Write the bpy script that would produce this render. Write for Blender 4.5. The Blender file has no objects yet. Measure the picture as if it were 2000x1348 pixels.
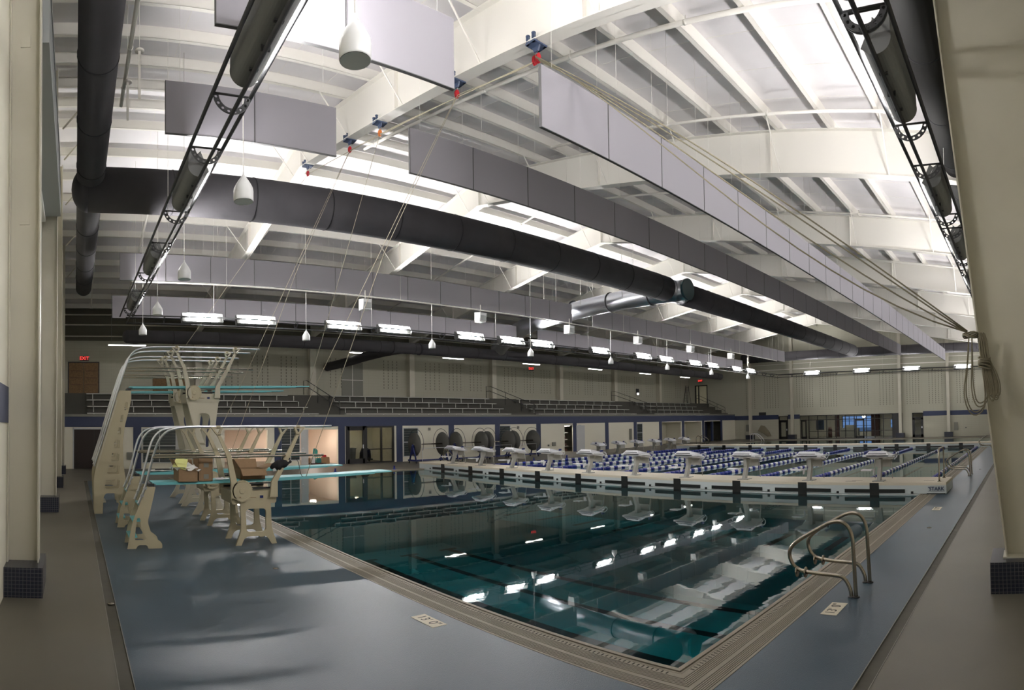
import bpy, math, random
from math import sin, cos, tan, pi, radians, atan2, sqrt, hypot
from mathutils import Vector, Matrix, Euler
from mathutils.geometry import tessellate_polygon
random.seed(7)
S = bpy.context.scene
COL = S.collection

# ------------------------------------------------------------------ camera
F_PX = 1181.0; A_R = (2001.14 - 1000) / F_PX; Y_EQ = 802.23; PITCH = .0221; ROLL = .0148; H = 2.3
cd = bpy.data.cameras.new('camera'); cam = bpy.data.objects.new('camera', cd); COL.objects.link(cam)
cd.type = 'PANO'; cd.panorama_type = 'CENTRAL_CYLINDRICAL'
cd.central_cylindrical_range_u_min = -1000 / F_PX; cd.central_cylindrical_range_u_max = 1000 / F_PX
cd.central_cylindrical_range_v_min = -(1348 - Y_EQ) / F_PX; cd.central_cylindrical_range_v_max = Y_EQ / F_PX
cd.central_cylindrical_radius = 1.0
cd.clip_start = .05; cd.clip_end = 300
_M0 = Matrix(((1, 0, 0), (0, 0, -1), (0, 1, 0)))            # camera axes to a frame that looks along +Y
_c, _s = cos(PITCH), sin(PITCH); _P = Matrix(((1, 0, 0), (0, _c, -_s), (0, _s, _c)))
_c, _s = cos(ROLL), sin(ROLL); _R = Matrix(((_c, 0, _s), (0, 1, 0), (-_s, 0, _c)))
_c, _s = cos(A_R), sin(A_R); _Z = Matrix(((_c, -_s, 0), (_s, _c, 0), (0, 0, 1)))
cam.matrix_world = Matrix.Translation((0, 0, H)) @ (_Z @ _R @ _P @ _M0).to_4x4()
S.camera = cam

# ------------------------------------------------------------------ world, exposure
w = bpy.data.worlds.new('world'); S.world = w; w.use_nodes = True
bg = w.node_tree.nodes['Background']; bg.inputs[0].default_value = (.16, .30, .62, 1); bg.inputs[1].default_value = .9
S.view_settings.view_transform = 'Standard'; S.view_settings.look = 'None'
S.view_settings.gamma = 1; S.view_settings.use_curve_mapping = False
S.view_settings.exposure = EXPO = 0.36
try:
    S.cycles.max_bounces = 7; S.cycles.diffuse_bounces = 4; S.cycles.glossy_bounces = 3; S.cycles.transparent_max_bounces = 8
except AttributeError: pass
LAMP = 150.0            # strength of the long uplight floods

# ------------------------------------------------------------------ materials
MATS = {}
def mat(name, col, rough=.6, metal=0, emit=None, es=0, bump=0, bscale=30, var=0, vscale=2, spec=.5, coat=0):
    if name in MATS: return MATS[name]
    m = bpy.data.materials.new(name); m.use_nodes = True; nt = m.node_tree; b = nt.nodes['Principled BSDF']
    b.inputs['Base Color'].default_value = (*col, 1); b.inputs['Roughness'].default_value = rough
    b.inputs['Metallic'].default_value = metal; b.inputs['Specular IOR Level'].default_value = spec
    if coat: b.inputs['Coat Weight'].default_value = coat
    if emit: b.inputs['Emission Color'].default_value = (*emit, 1); b.inputs['Emission Strength'].default_value = es
    if var or bump:
        tc = nt.nodes.new('ShaderNodeNewGeometry')
    if var:
        n = nt.nodes.new('ShaderNodeTexNoise'); n.inputs['Scale'].default_value = vscale; n.inputs['Detail'].default_value = 4
        nt.links.new(tc.outputs['Position'], n.inputs['Vector'])
        mr = nt.nodes.new('ShaderNodeMapRange'); mr.inputs[1].default_value = .3; mr.inputs[2].default_value = .7
        mr.inputs[3].default_value = 1 - var; mr.inputs[4].default_value = 1 + var
        nt.links.new(n.outputs['Fac'], mr.inputs[0])
        mx = nt.nodes.new('ShaderNodeVectorMath'); mx.operation = 'SCALE'; mx.inputs[0].default_value = col
        nt.links.new(mr.outputs[0], mx.inputs['Scale']); nt.links.new(mx.outputs[0], b.inputs['Base Color'])
    if bump:
        n2 = nt.nodes.new('ShaderNodeTexNoise'); n2.inputs['Scale'].default_value = bscale; n2.inputs['Detail'].default_value = 3
        nt.links.new(tc.outputs['Position'], n2.inputs['Vector'])
        bp = nt.nodes.new('ShaderNodeBump'); bp.inputs['Strength'].default_value = bump; bp.inputs['Distance'].default_value = .02
        nt.links.new(n2.outputs['Fac'], bp.inputs['Height']); nt.links.new(bp.outputs[0], b.inputs['Normal'])
    MATS[name] = m
    return m
def grid_mat(name, col, line, pitch, lw, axes, rough=.4, spec=.5, offs=(0, 0), bumpy=0):
    """tiles / blocks: joints of width lw every pitch along two world axes picked by the face normal"""
    m = bpy.data.materials.new(name); m.use_nodes = True; nt = m.node_tree; b = nt.nodes['Principled BSDF']
    b.inputs['Roughness'].default_value = rough; b.inputs['Specular IOR Level'].default_value = spec
    g = nt.nodes.new('ShaderNodeNewGeometry'); sp = nt.nodes.new('ShaderNodeSeparateXYZ'); nt.links.new(g.outputs['Position'], sp.inputs[0])
    sn = nt.nodes.new('ShaderNodeSeparateXYZ'); nt.links.new(g.outputs['True Normal'], sn.inputs[0])
    def mth(op, a, bb=None):
        n = nt.nodes.new('ShaderNodeMath'); n.operation = op
        for i, v in enumerate((a, bb)):
            if v is None: continue
            if isinstance(v, (int, float)): n.inputs[i].default_value = v
            else: nt.links.new(v, n.inputs[i])
        return n.outputs[0]
    tot = None
    for ax in 'XYZ':
        p = pitch['XYZ'.index(ax)]
        if not p: continue
        fr = mth('FRACT', mth('DIVIDE', mth('ADD', sp.outputs[ax], 100 + lw * .5), p))
        ln = mth('LESS_THAN', fr, lw / p)
        notn = mth('LESS_THAN', mth('ABSOLUTE', sn.outputs[ax]), .5)
        k = mth('MULTIPLY', ln, notn)
        tot = k if tot is None else mth('MAXIMUM', tot, k)
    mx = nt.nodes.new('ShaderNodeMix'); mx.data_type = 'RGBA'
    mx.inputs[6].default_value = (*col, 1); mx.inputs[7].default_value = (*line, 1)
    nt.links.new(tot, mx.inputs[0]); nt.links.new(mx.outputs[2], b.inputs['Base Color'])
    MATS[name] = m
    return m
M = dict(
    wall=grid_mat('cream_block_wall', (.43, .42, .335), (.385, .375, .295), (.4, .4, .2), .012, None, .7),
    wall_left=mat('cream_painted_wall', (.76, .73, .60), .6, bump=.1, bscale=40),
    steel=mat('cream_painted_steel', (.56, .535, .44), .42, var=.03, vscale=1.5),
    frame=mat('white_painted_steel', (.80, .78, .72), .45),
    purlin=mat('white_purlin_steel', (.78, .76, .70), .5),
    roof=mat('white_roof_liner', (.75, .73, .74), .75, var=.05, vscale=.6, bump=.1, bscale=3),
    darkgirt=mat('dim_olive_wall_liner', (.11, .105, .075), .8),  # dark metal liner, with the dimness of low light put into its olive
    baffle=mat('grey_acoustic_fabric', (.28, .27, .295), .9, bump=.05, bscale=60),
    baffle_edge=mat('dark_edge_binding', (.10, .10, .10), .8),
    sideduct=mat('shaded_duct_fabric', (.028, .028, .027), .9, bump=.3, bscale=3.0),  # darker copy of the duct fabric: its unlit side put into the colour
    duct=mat('dark_duct_fabric', (.052, .050, .055), .85, bump=.35, bscale=3.0, var=.12, vscale=1.2),
    seam=mat('duct_seam', (.03, .03, .033), .95),
    silver=mat('galvanised_duct', (.55, .57, .62), .32, 1.0, bump=.1, bscale=5),
    plastic=mat('teal_plastic_film', (.02, .06, .07), .2),
    black=mat('black_painted_steel', (.025, .026, .027), .5),
    lampbody=mat('charcoal_lamp_body', (.12, .125, .12), .55),
    lamp=mat('flood_lamp_glow', (1, 1, 1), .5, emit=(1, .965, .965), es=LAMP),
    reflector=mat('white_lamp_reflector', (.9, .9, .9), .5),
    lampfar=mat('bleacher_flood_glow', (1, 1, 1), .5, emit=(1, .975, .96), es=LAMP * 2.1),
    lampleft=mat('left_flood_glow', (1, 1, 1), .5, emit=(1, .965, .965), es=LAMP * 1.6),
    tube=mat('fluorescent_glow', (1, 1, 1), .5, emit=(1, .97, .9), es=7),
    bluedeck=mat('blue_grey_rubber_deck', (.036, .065, .092), .38, bump=.14, bscale=90, var=.10, vscale=.8, spec=.40),
    floor=mat('beige_epoxy_floor', (.128, .117, .09), .42, bump=.12, bscale=120, var=.10, vscale=.7),
    drain=mat('olive_trench_floor', (.06, .055, .038), .6, var=.15, vscale=6),
    drainlip=mat('steel_trench_lip', (.22, .21, .18), .5),
    gutter=mat('tan_gutter_grating', (.27, .245, .19), .6, bump=.1, bscale=200),
    groove=mat('dark_groove', (.035, .03, .022), .9),
    tile=grid_mat('navy_mosaic_tile', (.016, .02, .035), (.10, .10, .115), (.0508, .0508, .0508), .006, None, .25),
    band=mat('blue_painted_block', (.030, .042, .095), .55),
    basin=mat('teal_basin_plaster', (.22, .56, .58), .8, var=.06, vscale=.5),
    laneline=mat('black_basin_tile', (.01, .015, .02), .6),
    bulk=mat('cream_nonslip_deck', (.60, .55, .44), .8, bump=.1, bscale=80),
    bulkside=mat('pale_grey_fibreglass', (.50, .55, .55), .35),
    target=mat('black_target_tile', (.008, .01, .01), .35),
    lblue=mat('blue_float', (.012, .025, .24), .35),
    lwhite=mat('white_float', (.72, .74, .74), .4),
    white=mat('white_fibreglass', (.74, .75, .78), .4),
    blockgrey=mat('grey_block_casting', (.33, .33, .30), .5),
    steelbr=mat('brushed_stainless', (.36, .33, .27), .26, 1.0),
    alu=mat('aluminium_tube', (.72, .74, .78), .3, 1.0),
    cream=mat('cream_stand_casting', (.44, .39, .26), .5, bump=.05, bscale=50),
    creamw=mat('pale_stand_casting', (.48, .45, .345), .5),
    aqua=mat('aqua_springboard', (.16, .50, .53), .45),
    card=mat('brown_cardboard', (.27, .175, .095), .85, var=.06, vscale=12),
    cardin=mat('dark_cardboard_inside', (.14, .09, .05), .9),
    paper=mat('crumpled_white_paper', (.75, .75, .73), .8),
    yellow=mat('yellow_packing_sheet', (.72, .74, .28), .7),
    cloth=mat('black_cloth', (.006, .006, .007), .8),
    rope=mat('cream_rope', (.42, .38, .28), .9),
    ropedark=mat('olive_rope', (.24, .215, .145), .95, bump=.5, bscale=200),
    clamp=mat('navy_beam_clamp', (.06, .085, .15), .4),
    red=mat('red_pulley', (.50, .02, .03), .4), orange=mat('orange_pulley', (.75, .22, .05), .4),
    wood=mat('brown_stained_door', (.10, .045, .02), .5, var=.15, vscale=6),
    darkwood=mat('dark_brown_door', (.018, .008, .005), .5),
    osb=mat('plywood_brown', (.20, .12, .055), .8, var=.25, vscale=14),
    ledge=mat('polished_ledge', (.20, .20, .17), .12, spec=.9),
    bleach=mat('grey_bleacher_riser', (.085, .082, .068), .75),
    plank=mat('aluminium_bleacher_plank', (.52, .52, .47), .4, .3),
    blackframe=mat('black_door_frame', (.012, .012, .012), .4),
    whiteframe=mat('white_window_frame', (.52, .53, .52), .5),
    glassdark=mat('dark_window_glass', (.045, .055, .055), .08),
    peach=mat('peach_room_wall', (.76, .64, .54), .8),
    roomlamp=mat('room_ceiling_lamp', (1, 1, 1), .5, emit=(1, .86, .74), es=110),
    slot=mat('dark_wall_slot', (.17, .16, .13), .9),
    reel=mat('grey_reel_disc', (.115, .115, .10), .6),
    navy=mat('navy_stand_paint', (.012, .022, .12), .4),
    signred=mat('exit_sign_glow', (.2, .01, .01), .5, emit=(1, .06, .05), es=1.6),
    depthtile=mat('cream_depth_tile', (.62, .57, .44), .5), ink=mat('black_ink', (.01, .01, .01), .6),
    bell=mat('white_speaker_shell', (.78, .79, .78), .35), grille=mat('dark_speaker_grille', (.05, .055, .05), .7),
    bluegrey=mat('blue_grey_panel', (.34, .36, .35), .5),
    teal=mat('teal_plastic', (.01, .17, .16), .4), brick=mat('dark_brick', (.07, .035, .03), .85),
    lobbyfloor=mat('lobby_floor', (.25, .24, .2), .4), grey=mat('mid_grey_box', (.2, .2, .17), .6),
    globe=mat('globe_lamp_glow', (1, 1, 1), .4, emit=(1, .98, .95), es=6),
)
def water_mat():
    m = bpy.data.materials.new('teal_pool_water'); m.use_nodes = True; nt = m.node_tree
    for n in list(nt.nodes): nt.nodes.remove(n)
    out = nt.nodes.new('ShaderNodeOutputMaterial'); mix = nt.nodes.new('ShaderNodeMixShader')
    tr = nt.nodes.new('ShaderNodeBsdfTransparent'); tr.inputs[0].default_value = (.15, .47, .50, 1)
    gl = nt.nodes.new('ShaderNodeBsdfGlossy'); gl.inputs['Roughness'].default_value = .015; gl.inputs[0].default_value = (.93, .97, .97, 1)
    fr = nt.nodes.new('ShaderNodeFresnel'); fr.inputs[0].default_value = 1.34
    g = nt.nodes.new('ShaderNodeNewGeometry')
    mp = nt.nodes.new('ShaderNodeMapping'); mp.inputs['Scale'].default_value = (1.0, 1.0, 1.0)
    n1 = nt.nodes.new('ShaderNodeTexNoise'); n1.inputs['Scale'].default_value = 2.2; n1.inputs['Detail'].default_value = 3
    n2 = nt.nodes.new('ShaderNodeTexNoise'); n2.inputs['Scale'].default_value = .35; n2.inputs['Detail'].default_value = 1
    nt.links.new(g.outputs['Position'], mp.inputs[0]); nt.links.new(mp.outputs[0], n1.inputs['Vector']); nt.links.new(mp.outputs[0], n2.inputs['Vector'])
    mu = nt.nodes.new('ShaderNodeMath'); mu.operation = 'MULTIPLY'
    mr = nt.nodes.new('ShaderNodeMapRange'); mr.inputs[1].default_value = .40; mr.inputs[2].default_value = .68; mr.inputs[3].default_value = .12; mr.inputs[4].default_value = 1
    nt.links.new(n2.outputs['Fac'], mr.inputs[0]); nt.links.new(n1.outputs['Fac'], mu.inputs[0]); nt.links.new(mr.outputs[0], mu.inputs[1])
    bp = nt.nodes.new('ShaderNodeBump'); bp.inputs['Strength'].default_value = .55; bp.inputs['Distance'].default_value = .0024
    nt.links.new(mu.outputs[0], bp.inputs['Height']); nt.links.new(bp.outputs[0], gl.inputs['Normal']); nt.links.new(bp.outputs[0], fr.inputs['Normal'])
    nt.links.new(fr.outputs[0], mix.inputs[0]); nt.links.new(tr.outputs[0], mix.inputs[1]); nt.links.new(gl.outputs[0], mix.inputs[2])
    nt.links.new(mix.outputs[0], out.inputs[0])
    MATS['water'] = m; return m
M['water'] = water_mat()
def glass_mat():
    m = bpy.data.materials.new('clear_window_glass'); m.use_nodes = True; nt = m.node_tree
    for n in list(nt.nodes): nt.nodes.remove(n)
    out = nt.nodes.new('ShaderNodeOutputMaterial'); mix = nt.nodes.new('ShaderNodeMixShader')
    tr = nt.nodes.new('ShaderNodeBsdfTransparent'); tr.inputs[0].default_value = (.78, .8, .8, 1)
    gl = nt.nodes.new('ShaderNodeBsdfGlossy'); gl.inputs['Roughness'].default_value = .02
    fr = nt.nodes.new('ShaderNodeFresnel'); fr.inputs[0].default_value = 1.4
    nt.links.new(fr.outputs[0], mix.inputs[0]); nt.links.new(tr.outputs[0], mix.inputs[1]); nt.links.new(gl.outputs[0], mix.inputs[2])
    nt.links.new(mix.outputs[0], out.inputs[0]); return m
M['glass'] = glass_mat()

# ------------------------------------------------------------------ mesh builder
class MB:
    def __init__(s): s.v = []; s.f = []; s.m = []; s.sm = []
    def add(s, vs, fs, m=0, sm=False):
        o = len(s.v); s.v += [tuple(p) for p in vs]
        for f in fs: s.f.append([i + o for i in f]); s.m.append(m); s.sm.append(sm)
        return s
    def box(s, x0, x1, y0, y1, z0, z1, m=0):
        vs = [(x, y, z) for z in (z0, z1) for y in (y0, y1) for x in (x0, x1)]
        return s.add(vs, [(0, 2, 3, 1), (4, 5, 7, 6), (0, 1, 5, 4), (2, 6, 7, 3), (0, 4, 6, 2), (1, 3, 7, 5)], m)
    def cbox(s, c, d, m=0, rot=None):
        h = [a / 2 for a in d]; vs = [Vector((x, y, z)) for z in (-h[2], h[2]) for y in (-h[1], h[1]) for x in (-h[0], h[0])]
        if rot is not None: vs = [rot @ v for v in vs]
        return s.add([v + Vector(c) for v in vs], [(0, 2, 3, 1), (4, 5, 7, 6), (0, 1, 5, 4), (2, 6, 7, 3), (0, 4, 6, 2), (1, 3, 7, 5)], m)
    def tube(s, pts, r, n=8, closed=False, m=0, caps=True, sm=True):
        P = [Vector(p) for p in pts]; N = len(P); rr = r if isinstance(r, (list, tuple)) else [r] * N
        T = []
        for i in range(N):
            a = P[(i - 1) % N] if (closed or i > 0) else P[i]; b = P[(i + 1) % N] if (closed or i < N - 1) else P[i]
            t = b - a; T.append(t.normalized() if t.length > 1e-9 else Vector((0, 0, 1)))
        u = T[0].orthogonal().normalized(); vs = []
        for i in range(N):
            u = (u - T[i] * u.dot(T[i])); u = u.normalized() if u.length > 1e-6 else T[i].orthogonal().normalized()
            w2 = T[i].cross(u)
            k = 1.0
            if 0 < i < N - 1 or closed:
                d1 = (P[i] - P[(i - 1) % N]); d2 = (P[(i + 1) % N] - P[i])
            for j in range(n):
                a = 2 * pi * j / n; vs.append(P[i] + (u * cos(a) + w2 * sin(a)) * rr[i])
        fs = []
        for i in range(N if closed else N - 1):
            a = i * n; b = ((i + 1) % N) * n
            for j in range(n): fs.append((a + j, a + (j + 1) % n, b + (j + 1) % n, b + j))
        s.add(vs, fs, m, sm)
        if caps and not closed:
            o = len(s.v) - len(vs)
            s.f.append([o + j for j in range(n)][::-1]); s.m.append(m); s.sm.append(False)
            s.f.append([o + (N - 1) * n + j for j in range(n)]); s.m.append(m); s.sm.append(False)
        return s
    def plate(s, outer, holes, axis, a0, a1, m=0):
        """flat polygon (with holes) in the two other axes, extruded along axis from a0 to a1"""
        loops = [outer] + list(holes)
        def p3(p, a): return {'X': (a, p[0], p[1]), 'Y': (p[0], a, p[1]), 'Z': (p[0], p[1], a)}[axis]
        flat = [p for l in loops for p in l]
        tris = tessellate_polygon([[Vector((p[0], p[1], 0)) for p in l] for l in loops])
        n = len(flat); vs = [p3(p, a0) for p in flat] + [p3(p, a1) for p in flat]; fs = []
        for t in tris:
            fs.append(tuple(t)); fs.append(tuple(i + n for i in reversed(t)))
        o = 0
        for l in loops:
            k = len(l)
            for i in range(k): fs.append((o + i, o + (i + 1) % k, o + (i + 1) % k + n, o + i + n))
            o += k
        return s.add(vs, fs, m)
    def lathe(s, prof, c, ax='Z', n=24, m=0, sm=True):
        vs = []
        for (r, h) in prof:
            for j in range(n):
                a = 2 * pi * j / n; p = (r * cos(a), r * sin(a), h)
                p = {'Z': p, 'X': (p[2], p[0], p[1]), 'Y': (p[0], p[2], p[1])}[ax]
                vs.append((p[0] + c[0], p[1] + c[1], p[2] + c[2]))
        fs = [(i * n + j, i * n + (j + 1) % n, (i + 1) * n + (j + 1) % n, (i + 1) * n + j) for i in range(len(prof) - 1) for j in range(n)]
        s.add(vs, fs, m, sm)
        o = len(s.v) - len(vs)
        for i0, rev in ((0, True), ((len(prof) - 1) * n, False)):
            if prof[0 if i0 == 0 else -1][0] > 1e-4:
                f = [o + i0 + j for j in range(n)]; s.f.append(f[::-1] if rev else f); s.m.append(m); s.sm.append(False)
        return s
    def text(s, body, size, mtx, m=0, ext=.001, bold=0):
        cu = bpy.data.curves.new('t', 'FONT'); cu.body = body; cu.size = size; cu.extrude = ext
        cu.offset = bold; cu.align_x = 'CENTER'; cu.align_y = 'CENTER'
        to = bpy.data.objects.new('t', cu); COL.objects.link(to)
        dg = bpy.context.evaluated_depsgraph_get(); me = bpy.data.meshes.new_from_object(to.evaluated_get(dg))
        s.add([mtx @ v.co for v in me.vertices], [tuple(p.vertices) for p in me.polygons], m)
        bpy.data.objects.remove(to); bpy.data.curves.remove(cu); bpy.data.meshes.remove(me); return s
ORG = {}
def _mesh(name, mb, mats, org):
    me = bpy.data.meshes.new(name)
    me.from_pydata([(v[0] - org[0], v[1] - org[1], v[2] - org[2]) for v in mb.v], [], mb.f)
    ms = mats if isinstance(mats, (list, tuple)) else [mats]
    for m in ms: me.materials.append(M[m] if isinstance(m, str) else m)
    me.polygons.foreach_set('material_index', mb.m); me.polygons.foreach_set('use_smooth', mb.sm)
    me.update(); return me
def obj(name, mb, mats, parent=None):
    """link the builder's geometry (world coordinates) as one object; a child's origin is its parent's"""
    if parent is not None: org = ORG.get(parent.name, (0, 0, 0))
    else:
        xs, ys, zs = zip(*mb.v); org = ((min(xs) + max(xs)) / 2, (min(ys) + max(ys)) / 2, min(zs))
    o = bpy.data.objects.new(name, _mesh(name, mb, mats, org)); COL.objects.link(o)
    if parent is not None: o.parent = parent; ORG[o.name] = org
    else: o.location = org; ORG[o.name] = org
    return o
def thing(name, label, cat, loc=(0, 0, 0), group=None):
    o = bpy.data.objects.new(name, None); COL.objects.link(o); o.location = loc; o.empty_display_size = .1
    ORG[o.name] = tuple(loc); return tag(o, label, cat, group)
def tag(o, label, cat, group=None, kind=None):
    o['label'] = label; o['category'] = cat
    if group: o['group'] = group
    if kind: o['kind'] = kind
    return o
def struct(name, mb, mats, parent=None):
    o = obj(name, mb, mats, parent)
    if parent is None: o['kind'] = 'structure'
    return o
def dup(root, loc, rotz=0, label=None, group=None):
    r = root.copy(); COL.objects.link(r); r.location = loc; r.rotation_euler = (0, 0, rotz)
    if label: r['label'] = label
    if group: r['group'] = group
    for ch in list(root.children):
        c = ch.copy(); COL.objects.link(c); c.parent = r
        for g in ch.children:
            d = g.copy(); COL.objects.link(d); d.parent = c
    return r
ORD = ['first', 'second', 'third', 'fourth', 'fifth', 'sixth', 'seventh', 'eighth', 'ninth', 'tenth', 'eleventh', 'twelfth',
       'thirteenth', 'fourteenth', 'fifteenth', 'sixteenth', 'seventeenth', 'eighteenth', 'nineteenth', 'twentieth',
       'twenty-first', 'twenty-second', 'twenty-third', 'twenty-fourth', 'twenty-fifth', 'twenty-sixth', 'twenty-seventh',
       'twenty-eighth', 'twenty-ninth', 'thirtieth', 'thirty-first', 'thirty-second']
def rounded(pts, r, n=4):
    out = []; N = len(pts)
    for i in range(N):
        p = Vector(pts[i][:2]); a = Vector(pts[i - 1][:2]) - p; b = Vector(pts[(i + 1) % N][:2]) - p
        rr = pts[i][2] if len(pts[i]) > 2 else r
        if rr <= 0: out.append(tuple(p)); continue
        d = min(rr, a.length * .48, b.length * .48); A = p + a.normalized() * d; B = p + b.normalized() * d
        for k in range(n + 1):
            t = k / n; q = A * (1 - t) ** 2 + p * 2 * t * (1 - t) + B * t * t; out.append((q.x, q.y))
    return out
def smooth(pts, it=2):
    P = [Vector(p) for p in pts]
    for _ in range(it):
        Q = [P[0]]
        for a, b in zip(P, P[1:]): Q += [a * .75 + b * .25, a * .25 + b * .75]
        P = Q + [P[-1]]
    return P

# ================================================================== the hall
XW, XB, XU, YN, YF, XRDG = 1.1, -33.0, -39.3, -.95, 63.5, -20.2
BAY = 8.1
def z_top(x): return 12.9 - .165 * abs(x - XRDG)            # top of the rafters
def z_bot(x): return 11.7 - .17 * abs(x - XRDG)             # underside of the rafters
def z_roof(x): return z_top(x) + .31
PX0, PX1, PY0, PY1 = -26.75, -3.1, 4.72, 59.6                # the water
GW = .5                                                     # gutter width
GX0, GX1, GY0, GY1 = PX0 - GW, PX1 + GW, PY0 - GW, PY1 + GW
DX0 = -25.6                                                 # left end of the near trench
# --- floor
m = MB()
m.box(-1.36, XW, YN, YF, -.3, 0); m.box(XU, -1.36, YN, .40, -.3, 0)
m.box(XU, DX0, .40, GY0, -.3, 0); m.box(XU, GX0, GY0, YF, -.3, 0); m.box(GX0, -1.36, GY1, YF, -.3, 0)
struct('floor', m, 'floor')
m = MB(); m.box(GX1, -1.50, .54, GY1, -.3, .002); m.box(DX0, GX1, .54, GY0, -.3, .002)
struct('floor_rubber_deck', m, 'bluedeck')
m = MB()                                                    # trench drain: L-shaped channel with raised steel lips
m.box(-1.50, -1.36, .40, GY1, -.3, -.012); m.box(DX0, -1.50, .40, .54, -.3, -.012)
for x in (-1.50, -1.365): m.box(x, x + .008, .54 if x < -1.4 else .40, GY1, -.02, .005, 1)
m.box(DX0, -1.5, .535, .543, -.02, .005, 1); m.box(DX0, -1.36, .397, .405, -.02, .005, 1)
for y in (12, 20, 28, 36): m.box(-1.5, -1.36, y, y + .02, -.012, -.006, 1)
tag(obj('trench_drain', m, ['drain', 'drainlip']), 'shallow olive trench drain running round the blue-grey pool deck', 'drain')
# --- gutters: grating bars laid along the pool edge over a dark groove
def gutter(label, along, a0, a1, inner, sgn):
    """along='Y' or 'X'; inner = coordinate of the water edge; sgn = direction away from the water"""
    m = MB(); m2 = MB(); holes = MB()
    def bx(mb, d0, d1, z0, z1, mi=0, s0=a0, s1=a1):
        c0, c1 = sorted((inner + sgn * d0, inner + sgn * d1))
        if along == 'Y': mb.box(c0, c1, s0 + d_in(d0), s1 - d_in(d0), z0, z1, mi)
        else: mb.box(s0 + d_in(d1), s1 - d_in(d1), c0, c1, z0, z1, mi)
    def d_in(d): return -d
    t = thing('gutter_grating', label, 'pool gutter', ((inner, (a0 + a1) / 2, 0) if along == 'Y' else ((a0 + a1) / 2, inner, 0)), 'overflow gutters round the pool')
    bx(m2, 0, .05, -.25, .012); bx(m2, .06, .085, -.25, .004)
    bx(m2, 0.05, .06, -.25, -.012, 1)
    obj('gutter_nosing', m2, ['gutter', 'groove'], t)
    bx(m, .085, GW, -.3, -.014, 1)
    d = .09
    bars = [(.085, .155), ] + [(.165 + i * .0235, .165 + i * .0235 + .014) for i in range(5)] + [(.283, .335)] + [(.345 + i * .0235, .345 + i * .0235 + .014) for i in range(5)] + [(.463, .492)]
    for b0, b1 in bars: bx(m, b0, b1, -.02, .002)
    # short slots in the first wide bar
    L = a1 - a0; n = int(min(L, 14) / .055)
    for i in range(n):
        s = a0 + .05 + i * .055; c0, c1 = sorted((inner + sgn * .10, inner + sgn * .14))
        if along == 'Y': m.box(c0, c1, s, s + .014, .0, .0035, 1)
        else: s = a1 - .05 - i * .055; m.box(s, s + .014, c0, c1, .0, .0035, 1)
    obj('grating_bars', m, ['gutter', 'groove'], t)
gutter('tan slatted overflow gutter along the right-hand edge of the pool', 'Y', PY0, PY1, PX1, 1)
gutter('tan slatted overflow gutter along the near edge of the pool by the diving stands', 'X', PX0, PX1, PY0, -1)
gutter('tan slatted overflow gutter along the pool edge below the bleachers', 'Y', PY0, PY1, PX0, -1)
gutter('tan slatted overflow gutter along the far end of the pool', 'X', PX0, PX1, PY1, 1)
# --- basin and water
DEEP = -4.0
m = MB()
m.box(PX0 - .05, PX1 + .05, PY0 - .05, 18.6, DEEP - .2, DEEP); m.box(PX0 - .05, PX1 + .05, 18.6, PY1, -2.4, -2.2)
m.box(PX0 - .05, PX1 + .05, 18.5, 18.6, DEEP, -2.2)
m.box(PX0 - .1, PX0, PY0, PY1, DEEP, -.26); m.box(PX1, PX1 + .1, PY0, PY1, DEEP, -.26)
m.box(PX0, PX1, PY0 - .1, PY0, DEEP, -.26); m.box(PX0, PX1, PY1, PY1 + .1, DEEP, -.26)
for k in range(6):                                          # lines across the deep end
    y = 6.3 + 2.29 * k; m.box(PX0 + 1.6, PX1 - 1.6, y - .17, y + .17, DEEP, DEEP + .004, 1)
    for x in (PX0 + 1.6, PX1 - 1.6): m.box(x - .13, x + .13, y - .5, y + .5, DEEP, DEEP + .005, 1)
for k in range(10):
    x = -4.45 - 2.283 * k; m.box(x - .13, x + .13, 19.5, PY1 - 1.5, -2.2, -2.195, 1)
struct('pool_basin', m, ['basin', 'laneline'])
m = MB(); m.add([(PX0, PY0, -.03), (PX1, PY0, -.03), (PX1, PY1, -.03), (PX0, PY1, -.03)], [(0, 1, 2, 3)])
tag(obj('pool_water', m, 'water'), 'still dark teal water filling the pool', 'water', kind='stuff')

# --- walls
def slots(m, ax, c, a0, a1, z0, z1, mi=1, px=.42, pz=.22, w=.03, h=.13):
    n = max(1, int((a1 - a0) / px)); k = int((z1 - z0) / pz)
    for i in range(n):
        for j in range(k):
            a = a0 + (i + .5) * (a1 - a0) / n; z = z0 + (j + .5) * pz
            if ax == 'Y': m.add([(a - w, c, z - h / 2), (a + w, c, z - h / 2), (a + w, c, z + h / 2), (a - w, c, z + h / 2)], [(0, 1, 2, 3)], mi)
            else: m.add([(c, a - w, z - h / 2), (c, a + w, z - h / 2), (c, a + w, z + h / 2), (c, a - w, z + h / 2)], [(0, 1, 2, 3)], mi)
def gable(m, y0, y1, x0, x1, zlo, mi=0):
    pts = [(x0, zlo), (x1, zlo), (x1, z_roof(x1) + .02)]
    if x0 < XRDG < x1: pts.append((XRDG, z_roof(XRDG) + .02))
    pts.append((x0, z_roof(x0) + .02)); m.plate(pts, [], 'Y', y0, y1, mi)
m = MB(); m.box(XW, XW + .2, YN - .2, YF + .2, -.3, z_roof(XW) + .1)
m.box(XW - .012, XW, YN, YF, 2.3, 2.75, 1)
struct('wall_right', m, ['wall_left', 'band'])
m = MB(); gable(m, YN - .2, YN, XU, XW, -.3)
m.box(XB, XW, YN, YN + .02, 2.35, 2.85, 1)
struct('wall_left', m, ['wall_left', 'band'])
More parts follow.
